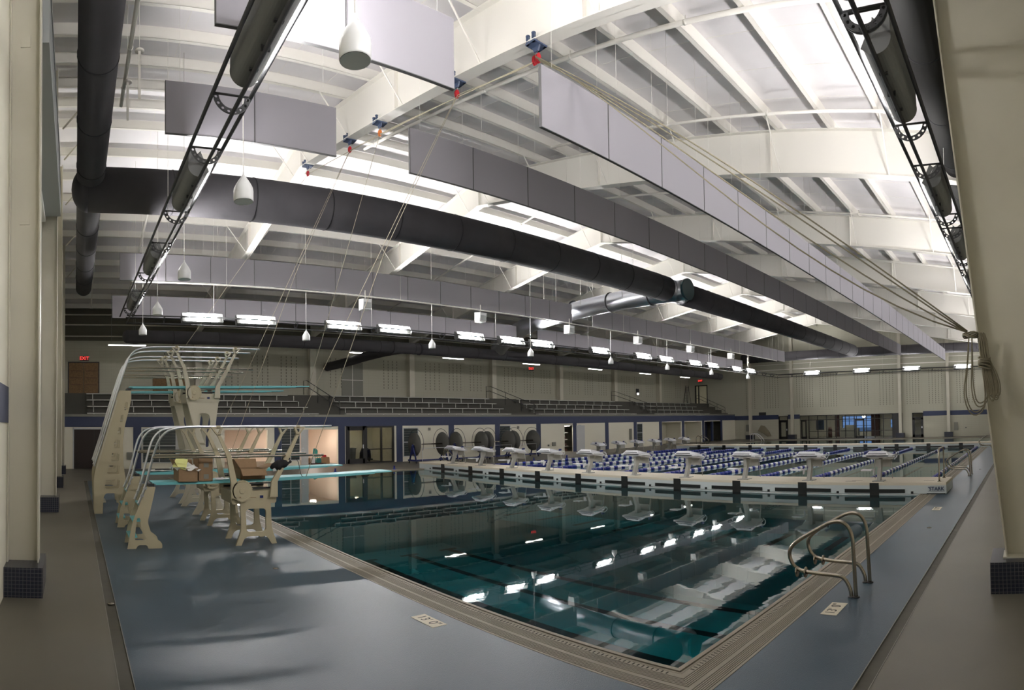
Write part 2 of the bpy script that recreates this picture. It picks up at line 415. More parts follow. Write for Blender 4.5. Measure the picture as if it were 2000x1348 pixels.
# far wall: opening for the glazed lobby front (X -24.7 .. -12.3) and the door openings
m = MB()
OPEN = [(-27.35, -26.2, 2.4), (-24.75, -12.35, 2.62), (-12.1 + .0, -11.1, 0)]
ZO = 2.62
pts = [(-33.2, -.3), (-27.35, -.3), (-27.35, ZO), (-26.2, ZO), (-26.2, -.3), (-24.75, -.3), (-24.75, ZO), (-13.0, ZO), (-13.0, -.3), (-11.95, -.3), (-11.95, ZO),
       (-10.75, ZO), (-10.75, -.3), (XW, -.3), (XW, z_roof(XW) + .02), (XRDG, z_roof(XRDG) + .02), (XU, z_roof(XU) + .02), (XU, 4.4), (-38.35, 4.4), (-38.35, 6.55), (-36.7, 6.55), (-36.7, 4.4), (-33.2, 4.4)]
m.plate(pts, [], 'Y', YF, YF + .2)
m.box(XU, -33.2, YF, YF + .2, -.3, 4.4)
for x0, x1 in ((XB, -27.35), (-26.2, -24.75), (-10.75, XW)): m.box(x0, x1, YF - .012, YF, 2.25, 2.75, 1)
for x0, x1 in ((-31.6, -30.2 + .05), (-29.2, -27.2), (-25.2, -23.0), (-22.4, -20.2), (-18.4, -16.6), (-15.6, -13.8), (-12.6, -11.0), (-10.2, -8.5), (-4.8 - 2.4, -5.0)):
    slots(m, 'Y', YF - .004, x0, x1, 3.5, 7.4, 2, px=.3)
struct('wall_far', m, ['wall', 'band', 'slot'])
m = MB()
m.box(XB, XW, YF - .1, YF, 7.85, 7.95); m.box(XB, XW, YF - .05, YF, 8.5, 8.55)
struct('trim_1', m, 'frame')
# upper back wall behind the bleachers
m = MB(); m.box(XU - .2, XU, YN, YF, -.3, 7.9)
for k in range(8):
    y0 = BAY * k + .7; 
    for a, b in ((.6, 2.3), (2.9, 4.4), (5.0, 6.5)):
        if (k, a) in ((0, .6), (0, 2.9), (2, 2.9)): continue
        if y0 + b < YF - 1: slots(m, 'X', XU + .004, y0 + a, y0 + b, 5.0, 7.3, 1, px=.36)
struct('wall_back', m, ['wall', 'slot'])
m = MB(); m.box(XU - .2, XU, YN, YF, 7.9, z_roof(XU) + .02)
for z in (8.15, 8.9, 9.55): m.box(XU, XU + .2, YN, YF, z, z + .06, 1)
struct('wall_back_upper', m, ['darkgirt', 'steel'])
# roof
m = MB()
for sgn, xe in ((1, XW + .3), (-1, XU - .3)):
    z0, z1 = z_roof(XRDG), z_roof(xe)
    m.plate([(XRDG, z0), (xe, z1), (xe, z1 + .15), (XRDG, z0 + .15)], [], 'Y', YN - .2, YF + .2)
for y in [1.2 + 1.52 * i for i in range(41)]:               # taped seams in the liner
    for xe in (XW, XU):
        z0, z1 = z_roof(XRDG), z_roof(xe)
        m.plate([(XRDG, z0 - .004), (xe, z1 - .004), (xe, z1 + .01), (XRDG, z0 + .01)], [], 'Y', y, y + .012, 1)
struct('ceiling', m, ['roof', 'purlin'])

# ================================================================== roof steel
side = lambda x: 'towards the right-hand wall' if x > XRDG else 'towards the bleachers'
nR = nL = 0
for sgn in (1, -1):
    x = XRDG + sgn * .7; k = 0
    while (x < XW - .2) if sgn > 0 else (x > XU + .2):
        m = MB(); z0 = z_top(x); s = .165 * -sgn
        m.box(x - .006, x + .006, YN, YF, z0, z0 + .30)
        m.box(x - .10, x + .006, YN, YF, z0 - .004, z0 + .008); m.box(x - .10, x - .09, YN, YF, z0, z0 + .03)
        tag(obj('roof_purlin', m, 'purlin'), 'long white steel purlin under the roof, %s from the ridge %s' % (ORD[k], side(x)), 'roof beam', 'purlins under the roof')
        k += 1; x += sgn * 1.6
def rafter(n):
    y = BAY * n; xR, xL = XW - .02, XU + .02
    t = thing('roof_rafter', 'deep white steel roof rafter spanning the hall, %s from the camera' % ORD[n - 1], 'roof beam', (XRDG, y, z_bot(XRDG)), 'roof rafters')
    m = MB(); m.plate([(xR, z_bot(xR)), (xR, z_top(xR)), (XRDG, z_top(XRDG)), (xL, z_top(xL)), (xL, z_bot(xL)), (XRDG, z_bot(XRDG))], [], 'Y', y - .008, y + .008)
    obj('web', m, 'frame', t)
    for nm, fz, th in (('bottom_flange', z_bot, .022), ('top_flange', z_top, .018)):
        m = MB(); d = 0 if nm == 'bottom_flange' else -th
        wd = .17
        m.plate([(xR, fz(xR) + d), (XRDG, fz(XRDG) + d), (xL, fz(xL) + d), (xL, fz(xL) + d + th), (XRDG, fz(XRDG) + d + th), (xR, fz(xR) + d + th)], [], 'Y', y - wd, y + wd)
        obj(nm, m, 'frame', t)
    for x in (XRDG, XRDG + 6.7, XRDG - 6.7, XRDG + 13.2, XRDG - 13.2):
        m = MB(); m.box(x - .008, x + .008, y - .12, y + .12, z_bot(x) + .02, z_top(x) - .02); obj('stiffener', m, 'frame', t)
    for x in [XRDG + s * (.7 + 1.6 * j) for s in (1, -1) for j in (0, 2, 4, 6, 8, 10)]:
        if not (xL < x < xR): continue
        for sg in (-1, 1):
            m = MB(); m.tube([(x, y + sg * .1, z_bot(x) + .03), (x, y + sg * 1.05, z_top(x) + .02)], .022, 4, sm=False); obj('flange_brace', m, 'frame', t)
    return t
for n in range(1, 8): rafter(n)
# sprinkler mains and branch drops
def zp(x): return z_top(x) - .12
PIPES = [(10.5, XW - .3, -20), (14.8, -2.5, -14.5), (20.6, -12, XU + .4), (23.5, XW - .3, -14), (31.5, XW - .3, -14), (39.5, XW - .3, -14), (3.2, -24, XU + .4)]
for i, (y, x0, x1) in enumerate(PIPES):
    m = MB(); pts = [(x0, y, zp(x0))] + ([(XRDG, y, zp(XRDG))] if x1 < XRDG < x0 else []) + [(x1, y, zp(x1))]
    m.tube(pts, .045 if i else .055, 8)
    t = thing('sprinkler_pipe', 'white sprinkler pipe hung under the purlins across the hall, %s from the camera end' % ORD[sorted(p[0] for p in PIPES).index(y)], 'pipe', (x0, y, zp(x0)), 'sprinkler pipes')
    obj('pipe', m, 'frame', t)
    x = x0 - .8
    while x > x1:
        c = MB(); c.tube([(x, y, zp(x)), (x, y, zp(x) + .14)], .012, 5); c.lathe([(.055, -.03), (.062, -.03), (.062, .03), (.055, .03)], (x, y, zp(x)), 'X', 10); obj('pipe_hanger', c, 'frame', t); x -= 3.2
# --- right-hand frame columns (tapered web, inner flange, tiled base)
def rcolumn(n):
    y = BAY * n + (.02 if n == 1 else 0)
    w = 'nearest the camera, with rope tied to it' if n == 1 else ORD[n - 1] + ' from the camera'
    t = thing('frame_column', 'tapered cream steel column on the right-hand wall, ' + w, 'column', (.4, y, .4), 'right-hand wall columns')
    zt = z_bot(-1.15); m = MB()
    m.plate([(-.27, .4), (XW - .03, .4), (XW - .03, z_top(XW) - .05), (-1.12, z_top(-1.12) - .05), (-1.12, zt)], [], 'Y', y - .008, y + .008); obj('web', m, 'steel', t)
    m = MB(); m.plate([(-.29, .4), (-.27, .4), (-1.12, zt), (-1.14, zt)], [], 'Y', y - .17, y + .17); obj('inner_flange', m, 'steel', t)
    m = MB(); m.box(XW - .05, XW - .03, y - .17, y + .17, .4, z_top(XW) - .05); obj('outer_flange', m, 'steel', t)
    m = MB(); m.box(-.33, XW - .03, y - .2, y + .2, .4, .42); obj('base_plate', m, 'steel', t)
    m = MB(); m.box(-.49, XW, y - .42, y + .42, 0, .4)
    tag(obj('tiled_plinth', m, 'tile'), 'navy mosaic-tiled plinth under the %s right-hand column' % ('near' if n == 1 else ORD[n - 1]), 'plinth', 'tiled column plinths')
for n in range(1, 8): rcolumn(n)
# --- left-hand wall columns
for k, x in enumerate((-8.62, -16.75, -23.2, -29.75)):
    t = thing('wall_column', 'cream steel I-column against the left wall, %s from the camera' % ORD[k], 'column', (x, -.7, .4), 'left wall columns')
    zt = z_top(x) - .02; m = MB(); m.box(x - .01, x + .01, -.93, -.50, .4, zt); obj('web', m, 'steel', t)
    for y0 in (-.945, -.515):
        m = MB(); m.box(x - .15, x + .15, y0, y0 + .02, .4, zt); obj('flange', m, 'steel', t)
    for zz in (7.8, 5.2):
        m = MB(); m.box(x + .01, x + .022, -.80, -.66, zz, zz + .18); obj('splice_plate', m, 'steel', t)
    m = MB(); m.box(x - .48, x + .48, YN, -.42, 0, .4)
    tag(obj('tiled_plinth', m, 'tile'), 'navy mosaic-tiled plinth under the %s left wall column' % ORD[k], 'plinth', 'tiled column plinths')
# --- far wall columns
for k, x in enumerate((-30.85, -25.6, -13.2, -8.0)):
    t = thing('wall_column', 'slim cream column on the far wall, %s from the left' % ORD[k], 'column', (x, YF - .15, .4), 'far wall columns')
    m = MB(); m.box(x - .16, x + .16, YF - .32, YF - .3, .5, z_top(x)); m.box(x - .01, x + .01, YF - .3, YF, .5, z_top(x)); m.box(x - .16, x + .16, YF - .03, YF - .013, .5, z_top(x)); obj('column_shaft', m, 'steel', t)
    m = MB(); m.box(x - .45, x + .45, YF - .62, YF - .013, 0, .5)
    tag(obj('tiled_plinth', m, 'tile'), 'blue tiled plinth at the far wall, %s from the left' % ORD[k], 'plinth', 'tiled column plinths')
# --- pilasters on the upper back wall
for n in range(1, 8):
    y = BAY * n; m = MB(); m.box(XU + .001, XU + .45, y - .22, y + .22, 4.35, z_bot(XU) - .02)
    tag(obj('pilaster', m, 'steel'), 'plain cream pilaster on the wall behind the bleachers, %s from the left' % ORD[n - 1], 'pilaster', 'pilasters above the bleachers')
# big box header high on the left wall
m = MB(); m.box(-16.4, -8.9, -.93, -.40, 8.05, 9.0); tag(obj('wall_header_box', m, ['bluegrey']), 'long blue-grey boxed header high on the left wall', 'panel')
m = MB(); m.box(-16.4, -8.9, -.93, -.82, 7.9, 8.045)
tag(obj('header_bracket', m, 'frame'), 'pale steel bracket carrying the boxed header on the left wall', 'bracket')
m = MB(); m.box(-16.55, -8.9, -.62, -.42, 9.55, 9.75); tag(obj('wall_girt', m, ['bluegrey']), 'pale horizontal beam above the boxed header on the left wall', 'beam')

# ================================================================== ducts
def duct(name, label, pts, r, mats=('duct', 'seam'), seams=2.4, caps=True):
    t = thing(name, label, 'air duct', pts[0])
    m = MB(); m.tube(pts, r, 28); obj('duct_body', m, list(mats), t)
    L = (Vector(pts[-1]) - Vector(pts[0])).length; d = (Vector(pts[-1]) - Vector(pts[0])).normalized(); k = 1
    while k * seams < L:
        c = Vector(pts[0]) + d * k * seams; sm = MB(); sm.tube([c - d * .018, c + d * .018], r + .012, 28); k += 1
        obj('duct_seam', sm, mats[1], t)
    return t
RZ = 9.02
def round_end(m, c, r, ax, sgn, mi=0):
    m.lathe([(r * cos(a), sgn * r * .75 * sin(a)) for a in [pi / 2 * i / 6 for i in range(7)]][:-1] + [(.001, sgn * r * .75)], c, ax, 28, mi)
t = duct('main_fabric_duct', 'wide dark grey duct running the length of the hall, near section', [(-17, .35, RZ), (-17, 25.4, RZ)], .62)
m = MB(); round_end(m, (-17, .35, RZ), .62, 'Y', -1); obj('end_cap', m, 'duct', t)
t = duct('main_fabric_duct', 'wide dark grey duct running the length of the hall, far section', [(-17, 27.0, RZ), (-17, 58.6, RZ)], .60)
m = MB(); round_end(m, (-17, 58.6, RZ), .60, 'Y', 1); obj('end_cap', m, 'duct', t)
t = duct('cross_fabric_duct', 'dark grey duct running along the left wall high above the deck', [(-1.5, .42, 9.25), (-30.2, .42, 9.25)], .39)
m = MB(); round_end(m, (-30.2, .42, 9.25), .39, 'X', -1); obj('end_cap', m, 'duct', t)
duct('side_fabric_duct', 'shade-darkened duct running along the right-hand wall behind the lighting truss', [(-1.62, 1.2, 9.05), (-1.62, 60.2, 9.05)], .37, ('sideduct', 'seam'))
t = duct('end_fabric_duct', 'grey duct running along the far wall under the roof', [(-2.2, 60.9, 9.1), (-30.5, 60.9, 9.1)], .5)
# galvanised trunk crossing to the bleachers
YS = 26.2
t = thing('galvanised_trunk_duct', 'shiny galvanised spiral duct crossing from the main duct towards the bleachers', 'air duct', (-17, YS, RZ))
m = MB(); m.tube(smooth([(-16.2, YS, RZ), (-22, YS, RZ), (-28, YS, 8.7), (-30.2, YS, 7.9), (-31, YS, 7.3)], 2), .52, 24); obj('duct_body', m, 'silver', t)
for x in (-18.4, -21.2, -24): 
    m = MB(); m.tube([(x - .03, YS, RZ - (0 if x > -22 else .05)), (x + .03, YS, RZ - (0 if x > -22 else .05))], .55, 24); obj('joint_band', m, 'seam', t)
m = MB(); m.tube([(-17, 25.4, RZ), (-17, 27.0, RZ)], .56, 24); obj('tee', m, 'silver', t)
m = MB(); m.tube([(-16.25, YS, RZ), (-16.1, YS, RZ)], .56, 24); obj('plastic_cap', m, 'plastic', t)['label'] = 'dark teal plastic film over the duct end'
for x in (-20, -23, -26):
    m = MB(); m.tube([(x, YS - .53, RZ), (x, YS - .53, z_top(x))], .01, 4); m.tube([(x, YS + .53, RZ), (x, YS + .53, z_top(x))], .01, 4); obj('hanger_rod', m, 'frame', t)
t = duct('bleacher_duct', 'black duct running above the bleachers', [(-31, 2.7, 6.95), (-31, 56.5, 6.95)], .34)
m = MB(); round_end(m, (-31, 56.5, 6.95), .34, 'Y', 1); obj('end_cap', m, 'duct', t)
m = MB(); round_end(m, (-31, 2.7, 6.95), .34, 'Y', -1); obj('end_cap', m, 'duct', t)
for y in (18.0, 19.9):
    m = MB(); m.tube([(-31, y - .05, 6.95), (-31, y + .05, 6.95)], .38, 24); obj('joint_band', m, 'seam', t)
m = MB(); m.tube(smooth([(-31, 18.9, 6.95), (-33.5, 18.4, 6.9), (-37, 17.8, 6.6), (XU + .12, 17.4, 6.5)], 1), .3, 16)
tag(obj('branch_duct', m, 'duct'), 'short dark branch duct running from the bleacher duct to the back wall', 'air duct')

# ================================================================== hanging baffles: four rows of fabric panels
PW = 1.83
ROWS = [('A', -7.35, 7.42, 1.09, 'nearest the right-hand wall'), ('B', -11.6, 8.07, 1.04, 'second from the right-hand wall'),
        ('C', -23.6, 8.08, 1.06, 'third from the right-hand wall'), ('D', -28.4, 7.44, 1.06, 'above the bleacher lighting truss')]
for nm, x, z, hh, where in ROWS:
    bproto = thing('acoustic_baffle', 'x', 'baffle', (0, 0, 0), 'baffle row ' + where)
    bm = MB(); bm.box(-.025, .025, .012, PW - .012, 0, hh); obj('panel', bm, 'baffle', bproto)
    em = MB(); em.box(-.03, .03, .0, .012, -.012, hh); em.box(-.03, .03, .0, PW - .01, -.012, 0); obj('edge_binding', em, 'baffle_edge', bproto)
    for y in (.3, PW - .3):
        rd = MB(); rd.tube([(0, y, hh), (0, y, z_roof(x) - z)], .003, 3); obj('hanger_wire', rd, 'frame', bproto)
    q = 0
    for k in range(30):
        if (nm in 'AB' and k == 2) or (nm in 'CD' and k == 13): continue
        y = 1.75 + PW * k; lab = 'grey acoustic baffle panel, %s from the camera in the row %s' % (ORD[q], where)
        if q == 0: bproto.location = (x, y, z); bproto['label'] = lab
        else: dup(bproto, (x, y, z), 0, lab)
        q += 1

# ================================================================== lighting truss loop with long flood lamps
TZ, TXR, TXL, TYN, TYF = 7.1, -1.78, -26.8, 2.29, 62.0
RAD = .29
def truss(name, label, ax, c, a0, a1, rings):
    """three pipes: two on top, one at the bottom, tied by half-ring plates"""
    org = (c, (a0 + a1) / 2, TZ) if ax == 'Y' else ((a0 + a1) / 2, c, TZ)
    t = thing(name, label, 'lighting truss', org, 'lighting trusses')
    P = (lambda a, o, z: (c + o, a, TZ + z)) if ax == 'Y' else (lambda a, o, z: (a, c + o, TZ + z))
    for o, z in ((-RAD, .12), (RAD, .12), (0, -RAD + .12)):
        m = MB(); m.tube([P(a0, o, z), P(a1, o, z)], .033, 8); obj('truss_pipe', m, 'black', t)
    for a in rings:
        m = MB(); ro, ri = RAD, RAD - .085; outer = [(ro * cos(q), .12 + ro * sin(q)) for q in [pi + pi * i / 16 for i in range(17)]]
        inner = [(ri * cos(q), .12 + ri * sin(q)) for q in [pi + pi * i / 16 for i in range(17)]]
        holes = [[(.024 * cos(b) + (RAD - .042) * cos(q), .12 + (RAD - .042) * sin(q) + .024 * sin(b)) for b in [2 * pi * j / 6 for j in range(6)]] for q in [pi + pi * (i + .5) / 8 for i in range(8)]]
        pl = outer + inner[::-1]
        if ax == 'Y': m.plate([(c + p[0], TZ + p[1]) for p in pl], [[(c + p[0], TZ + p[1]) for p in h] for h in holes], 'Y', a - .008, a + .008)
        else: m.plate([(c + p[0], TZ + p[1]) for p in pl], [[(c + p[0], TZ + p[1]) for p in h] for h in holes], 'X', a - .008, a + .008)
        m.tube([P(a, -RAD, .12), P(a, RAD, .12)], .018, 6)
        obj('ring_plate', m, 'black', t)
    for a in [a0 + 4 + 8.1 * i for i in range(int((a1 - a0) / 8.1))]:
        m = MB(); m.tube([P(a, 0, .12), tuple(P(a, 0, 0)[:2]) + (z_top(P(a, 0, 0)[0]) if True else 0,)], .006, 4); obj('hanger_wire', m, 'frame', t)
    return t
FX_L = [-6.95, -11.9, -17.5, -23.3]
FX_R = [2.5, 5.55, 8.5, 13.2, 17.3, 22.0, 27.0, 32.0, 37.5, 43.0, 48.5, 54.0, 59.0]
FX_B = [5.75, 8.3, 12.8, 15.7, 20.6, 23.7, 26.2, 31.8, 36.8, 39.9, 44.3, 47.4, 52.1, 55.2]
FX_F = [-22.6, -17.0, -11.6, -6.2]
def ringpos(fx, h=1.6): return sorted(set(round(f + s * h, 2) for f in fx for s in (-1, 1)))
truss('lighting_truss', 'black three-pipe lighting truss running along the left wall, upper left', 'X', TYN, TXL, TXR, ringpos([-.4, 3] and FX_L) + [-3.0])
truss('lighting_truss', 'black three-pipe lighting truss beside the right-hand wall columns', 'Y', TXR, TYN, TYF, ringpos(FX_R, 1.5))
truss('lighting_truss', 'black three-pipe lighting truss over the pool edge below the bleachers', 'Y', TXL, TYN, TYF, [y for y in [4 + 2.1 * i for i in range(28)]])
truss('lighting_truss', 'black three-pipe lighting truss in front of the far wall', 'X', TYF, TXL, TXR, [-25 + 2.6 * i for i in range(9)])
# flood: charcoal half-cylinder trough open towards the middle of the hall, lamp window tilted up and inwards (+y side of the prototype)
FL = 1.9
fp = thing('flood_lamp', 'x', 'lamp')
R_ = .205; A = radians(60)
arc = [(R_ * cos(q), R_ * sin(q)) for q in [radians(100) + radians(222) * i / 22 for i in range(23)]]
m = MB(); m.plate(arc + [(.11, -.10), (-.03, .15)], [], 'X', -FL / 2, FL / 2)
m.plate([(-.20, .02), (-.19, .30), (-.175, .30), (-.04, .205), (-.05, .19)], [], 'X', -FL / 2, FL / 2)
for sx in (-1, 1): m.plate([(-.04, .19), (.03, .28), (.20, -.10), (.13, -.15)], [], 'X', min(sx * FL / 2, sx * (FL / 2 - .012)), max(sx * FL / 2, sx * (FL / 2 - .012)))
m.plate([(-.055, .195), (.035, .285), (.045, .275), (-.03, .185)], [], 'X', -FL / 2, FL / 2)  # visor added to shade the duct above from the lamp
obj('lamp_body', m, 'lampbody', fp)
rot = Matrix(((1, 0, 0), (0, cos(A), sin(A)), (0, -sin(A), cos(A))))
m = MB()
for sx in (-.45, 0, .45): m.cbox((sx, .062, .048), (.43, .27, .012), 0, rot)
obj('lamp_window', m, 'lamp', fp)
m = MB(); m.add([(-FL / 2 + .02, .0, .155), (FL / 2 - .02, .0, .155), (FL / 2 - .02, .040, .272), (-FL / 2 + .02, .040, .272)], [(0, 1, 2, 3)]); obj('reflector', m, 'reflector', fp)
m = MB(); m.box(-.02, .02, -.06, .06, -.26, -.19); obj('mounting_clamp', m, 'black', fp)
for sx in (-.5, .5): m = MB(); m.cbox((sx, 0, -.20), (.05, .12, .05)); obj('mounting_clamp', m, 'black', fp)
used = [False]
def flood(x, y, rz, label, grp):
    if not used[0]:
        used[0] = True; fp.location = (x, y, TZ + .08); fp.rotation_euler = (0, 0, rz); fp['label'] = label; fp['group'] = grp; return fp
    return dup(fp, (x, y, TZ + .08), rz, label, grp)
for i, y in enumerate(FX_R): flood(TXR, y, pi / 2, 'charcoal half-round flood lamp seen from behind on the right-hand truss, %s from the camera' % ORD[i], 'floods on the right-hand truss')
BMS = {}
def bright(o, key='lampfar'):
    for c in o.children:
        if c.name.startswith('lamp_window'):
            if key not in BMS: BMS[key] = c.data.copy(); BMS[key].materials[0] = M[key]
            c.data = BMS[key]
for i, y in enumerate(FX_B): bright(flood(TXL, y, -pi / 2, 'brightly lit flood lamp on the truss below the bleacher baffles, %s from the left' % ORD[i], 'floods on the bleacher-side truss'))
for i, x in enumerate(FX_L): (bright if i < 2 else lambda o, k: o)(flood(x, TYN, 0, 'charcoal half-round flood lamp seen from behind on the left-hand truss, %s from the camera' % ORD[i], 'floods on the left-hand truss'), 'lampleft')
for i, x in enumerate(FX_F): flood(x, TYF, pi, 'brightly lit flood lamp on the far wall truss, %s from the left' % ORD[i], 'floods on the far truss')

# --- fluorescent strips over the back aisle
for i, (y, L) in enumerate(((2.9, .9), (3.85, .4), (18.55, .9), (26.1, .9), (34, .9), (42, .9), (49.8, .9), (57.4, .9))):
    t = thing('fluorescent_strip', 'thin lit fluorescent strip above the back aisle of the bleachers, %s from the left' % ORD[i], 'lamp', (-36, y, 7.2), 'strips over the back aisle')
    m = MB(); m.box(-36.09, -35.91, y - L, y + L, 7.16, 7.20); obj('lamp_tube', m, 'tube', t)
    m = MB(); m.box(-36.12, -35.88, y - L - .02, y + L + .02, 7.2, 7.28)
    for s in (-1, 1): m.tube([(-36, y + s * L * .8, 7.28), (-36, y + s * L * .8, z_top(-36))], .008, 4)
    obj('lamp_housing', m, 'bluegrey', t)

# --- pendant bell speakers
bp_ = thing('pendant_speaker', 'x', 'speaker')
m = MB(); m.lathe([(.168, .0), (.178, .02), (.178, .19), (.170, .24), (.135, .31), (.088, .385), (.042, .45), (.014, .50), (.012, .53)], (0, 0, 0), 'Z', 28); obj('speaker_shell', m, 'bell', bp_)
m = MB(); m.lathe([(.001, .006), (.165, .006), (.168, .0), (.172, .004)], (0, 0, 0), 'Z', 28); obj('speaker_grille', m, 'grille', bp_)

SPK = []
for i, (x, y) in enumerate([(-5.8, 2.94), (-10.2, 2.94), (-16, 2.94), (-21.3, 2.94), (-26, 2.94)] + [(-26, v) for v in (10.5, 17.5, 24.5, 32, 38.9, 45.8, 53.0)]):
    lab = ('white bell-shaped pendant speaker in the line beside the left-hand truss, %s from the camera' % ORD[i]) if i < 5 else ('white bell-shaped pendant speaker in front of the bleacher-side truss, %s from the left' % ORD[i - 5])
    z = 6.28
    if i == 0: sp = bp_; bp_.location = (x, y, z); bp_['label'] = lab; bp_['group'] = 'pendant speakers'
    else: sp = dup(bp_, (x, y, z), 0, lab, 'pendant speakers')
    SPK.append((sp, x, y, z))
for sp, x, y, z in SPK:
    ORG[sp.name] = (x, y, z); m = MB(); m.tube([(x, y, z + .5), (x, y, z_roof(x))], .008, 5); obj('hanging_cable', m, 'frame', sp)
# --- white box speakers on a conduit under the third baffle row
m = MB(); m.tube([(-23.3, 2.2, 7.95), (-23.3, 54, 7.95)], .03, 6)
t = thing('cable_conduit', 'white conduit running along under the third baffle row', 'pipe', (-23.3, 2.2, 7.95)); obj('pipe', m, 'frame', t)
for y in (6, 14, 22, 30, 38, 46, 53): m = MB(); m.tube([(-23.3, y, 7.95), (-23.3, y, z_roof(-23.3) - .01)], .006, 4); obj('hanger_wire', m, 'frame', t)
sp_ = thing('box_speaker', 'x', 'speaker')
m = MB(); m.plate([(-.24, -.26), (.17, -.26), (.24, .18), (-.24, .24)], [], 'Y', -.2, .2); obj('speaker_cabinet', m, 'bell', sp_)
m = MB(); m.cbox((.225, 0, -.03), (.012, .34, .36), 0, Matrix.Rotation(-.155, 3, 'Y')); obj('speaker_grille', m, 'bluegrey', sp_)
m = MB(); m.tube([(0, 0, .2), (0, 0, .6)], .02, 6); obj('mounting_arm', m, 'frame', sp_)
for i, y in enumerate((12.2, 18.6, 25.0, 31.5, 38.0, 44.4)):
    lab = 'white box speaker hanging under the third baffle row, %s from the left' % ORD[i]
    if i == 0: sp_.location = (-23.3, y, 7.62); sp_['label'] = lab; sp_['group'] = 'box speakers'
    else: dup(sp_, (-23.3, y, 7.62), 0, lab, 'box speakers')

# --- pulley clamps on the first rafter, ropes to the right-hand column
PUL = [-8.3, -10.9, -14.5, -16.4, -19.8]
CL = Vector((-.66, 7.93, 3.33))
for i, x in enumerate(PUL):
    z = z_bot(x); y = BAY
    t = thing('pulley_clamp', 'navy beam clamp with %s pulley under the nearest rafter, %s from the right' % ('an orange' if i in (2,) else 'a red' if i else 'two red' , ORD[i]), 'pulley', (x, y, z), 'pulleys on the nearest rafter')
    m = MB(); m.box(x - .13, x + .13, y - .17, y + .17, z - .05, z - .012)
    for sy in (-1, 1):
        m.box(x - .12, x - .04, y + sy * .145 - .02, y + sy * .145 + .02, z - .05, z + .10); m.box(x + .04, x + .12, y + sy * .145 - .02, y + sy * .145 + .02, z - .05, z + .10)
        m.lathe([(.035, 0), (.035, .09), (.045, .09), (.045, .11)], (x - .08, y + sy * .145, z + .02), 'Z', 8); m.lathe([(.035, 0), (.035, .09), (.045, .09), (.045, .11)], (x + .08, y + sy * .145, z + .02), 'Z', 8)
    m.plate([(x - .10, z - .05), (x + .10, z - .05), (x + .05, z - .15), (x - .05, z - .15)], [], 'Y', y - .02, y + .02)
    obj('beam_clamp', m, 'clamp', t)
    m = MB()
    for dx in (-.02, .02): m.tube([(x + dx, y, z - .13), (x + dx, y, z - .22)], .006, 5)
    obj('shackle', m, 'alu', t)
    for dx in ((-.05, .05) if i == 0 else (0,)):
        m = MB(); zz = z - .30
        for sx in (-.02, .02): m.plate([(y + .055 * cos(q), zz + .10 * sin(q)) for q in [2 * pi * j / 14 for j in range(14)]], [], 'X', x + dx + sx - .004, x + dx + sx + .004)
        m.lathe([(.045, -.015), (.03, 0), (.045, .015)], (x + dx, y, zz - .03), 'X', 14); obj('pulley_block', m, 'orange' if i == 2 else 'red', t)
hub = Vector((PUL[0], BAY, z_bot(PUL[0]) - .33))
def rope(label, pts, r=.007, m_='rope', name='rope', grp='spotting rig ropes'):
    m = MB(); m.tube(pts, r, 6); return tag(obj(name, m, m_), label, 'rope', grp)
def sag(a, b, s, n=16): return [a.lerp(b, i / n) - Vector((0, 0, s * 6.75 * (i / n) ** 2 * (1 - i / n))) for i in range(n + 1)]
for i in range(4):
    e = CL + Vector((-.02 * i, -.01 * i, .02 * i)); st = hub + Vector((.02 * i - .03, 0, 0))
    rope('taut rope from the nearest pulley clamp down to the right-hand cleat, %s of four' % ORD[i], sag(st + Vector((0, -.02 * i, .05)), e, (.08, .30, .55, .02)[i]), .011, 'ropedark')
for i, x in enumerate(PUL[1:]):
    p = Vector((x, BAY, z_bot(x) - .33)); rope('slack rope strung along the nearest rafter to the pulley clamp %s from the right' % ORD[i + 1], sag(p, hub, .05), .009)
ENDS = [(-11.35, 4.3, 2.2), (-16.45, 6.7, 3.42), (-13.9, 3.4, 2.2), (-18.6, 3.0, 4.2)]
NM = ['tied to the nearest low diving stand', 'tied to the tip of the nearer high board', 'tied to the second low diving stand', 'tied to the rail of the farther high stand']
for i, x in enumerate(PUL[1:]):
    p = Vector((x, BAY, z_bot(x) - .33)); e = Vector(ENDS[i]); rope('thin rope hanging from the rafter, ' + NM[i], [p, p.lerp(e, .5), e], .0065)
    if i in (0, 2): rope('slacker thin rope beside it, ' + NM[i], [p + Vector((.03, 0, 0)), p.lerp(e + Vector((.12, .1, -.1)), .5), e + Vector((.15, .2, -.9 if i == 0 else -.6))], .0065)
# coil hanging on the cleat
t = thing('coiled_rope', 'bundle of olive rope hung from the cleat on the near right-hand column', 'rope', tuple(CL))
m = MB(); random.seed(3)
for k in range(13):
    ox = .10 + .013 * (k % 6); oy = -.10 + .02 * random.random(); top = CL + Vector((ox, oy, .03 * random.random())); L = .78 + .10 * random.random(); wd = .05 + .05 * random.random()
    dx = .10 + .02 * k / 3
    pts = [top + Vector((0, 0, 0)), top + Vector((.0, 0, -.2)), top + Vector((.02, 0, -.33)), top + Vector((.03 + dx * .3, -.01, -L * .7)), top + Vector((.02 + dx * .6, -.01, -L)), top + Vector((.06 + dx * .6 + wd * .4, -.01, -L * .98)),
           top + Vector((.05 + dx * .55 + wd * .4, 0, -L * .7)), top + Vector((.05, 0, -.33)), top + Vector((.03, 0, -.1)), top]
    m.tube(smooth(pts, 2), .0095, 5, caps=False)
obj('rope_bundle', m, 'ropedark', t)
m = MB()
for k in range(6): 
    z0 = -.30 - .026 * k; pts = [CL + Vector((.155 + .075 * cos(a), -.10 + .05 * sin(a), z0 + .02 * sin(a + k))) for a in [2 * pi * j / 14 for j in range(14)]]; m.tube(pts, .011, 5, closed=True)
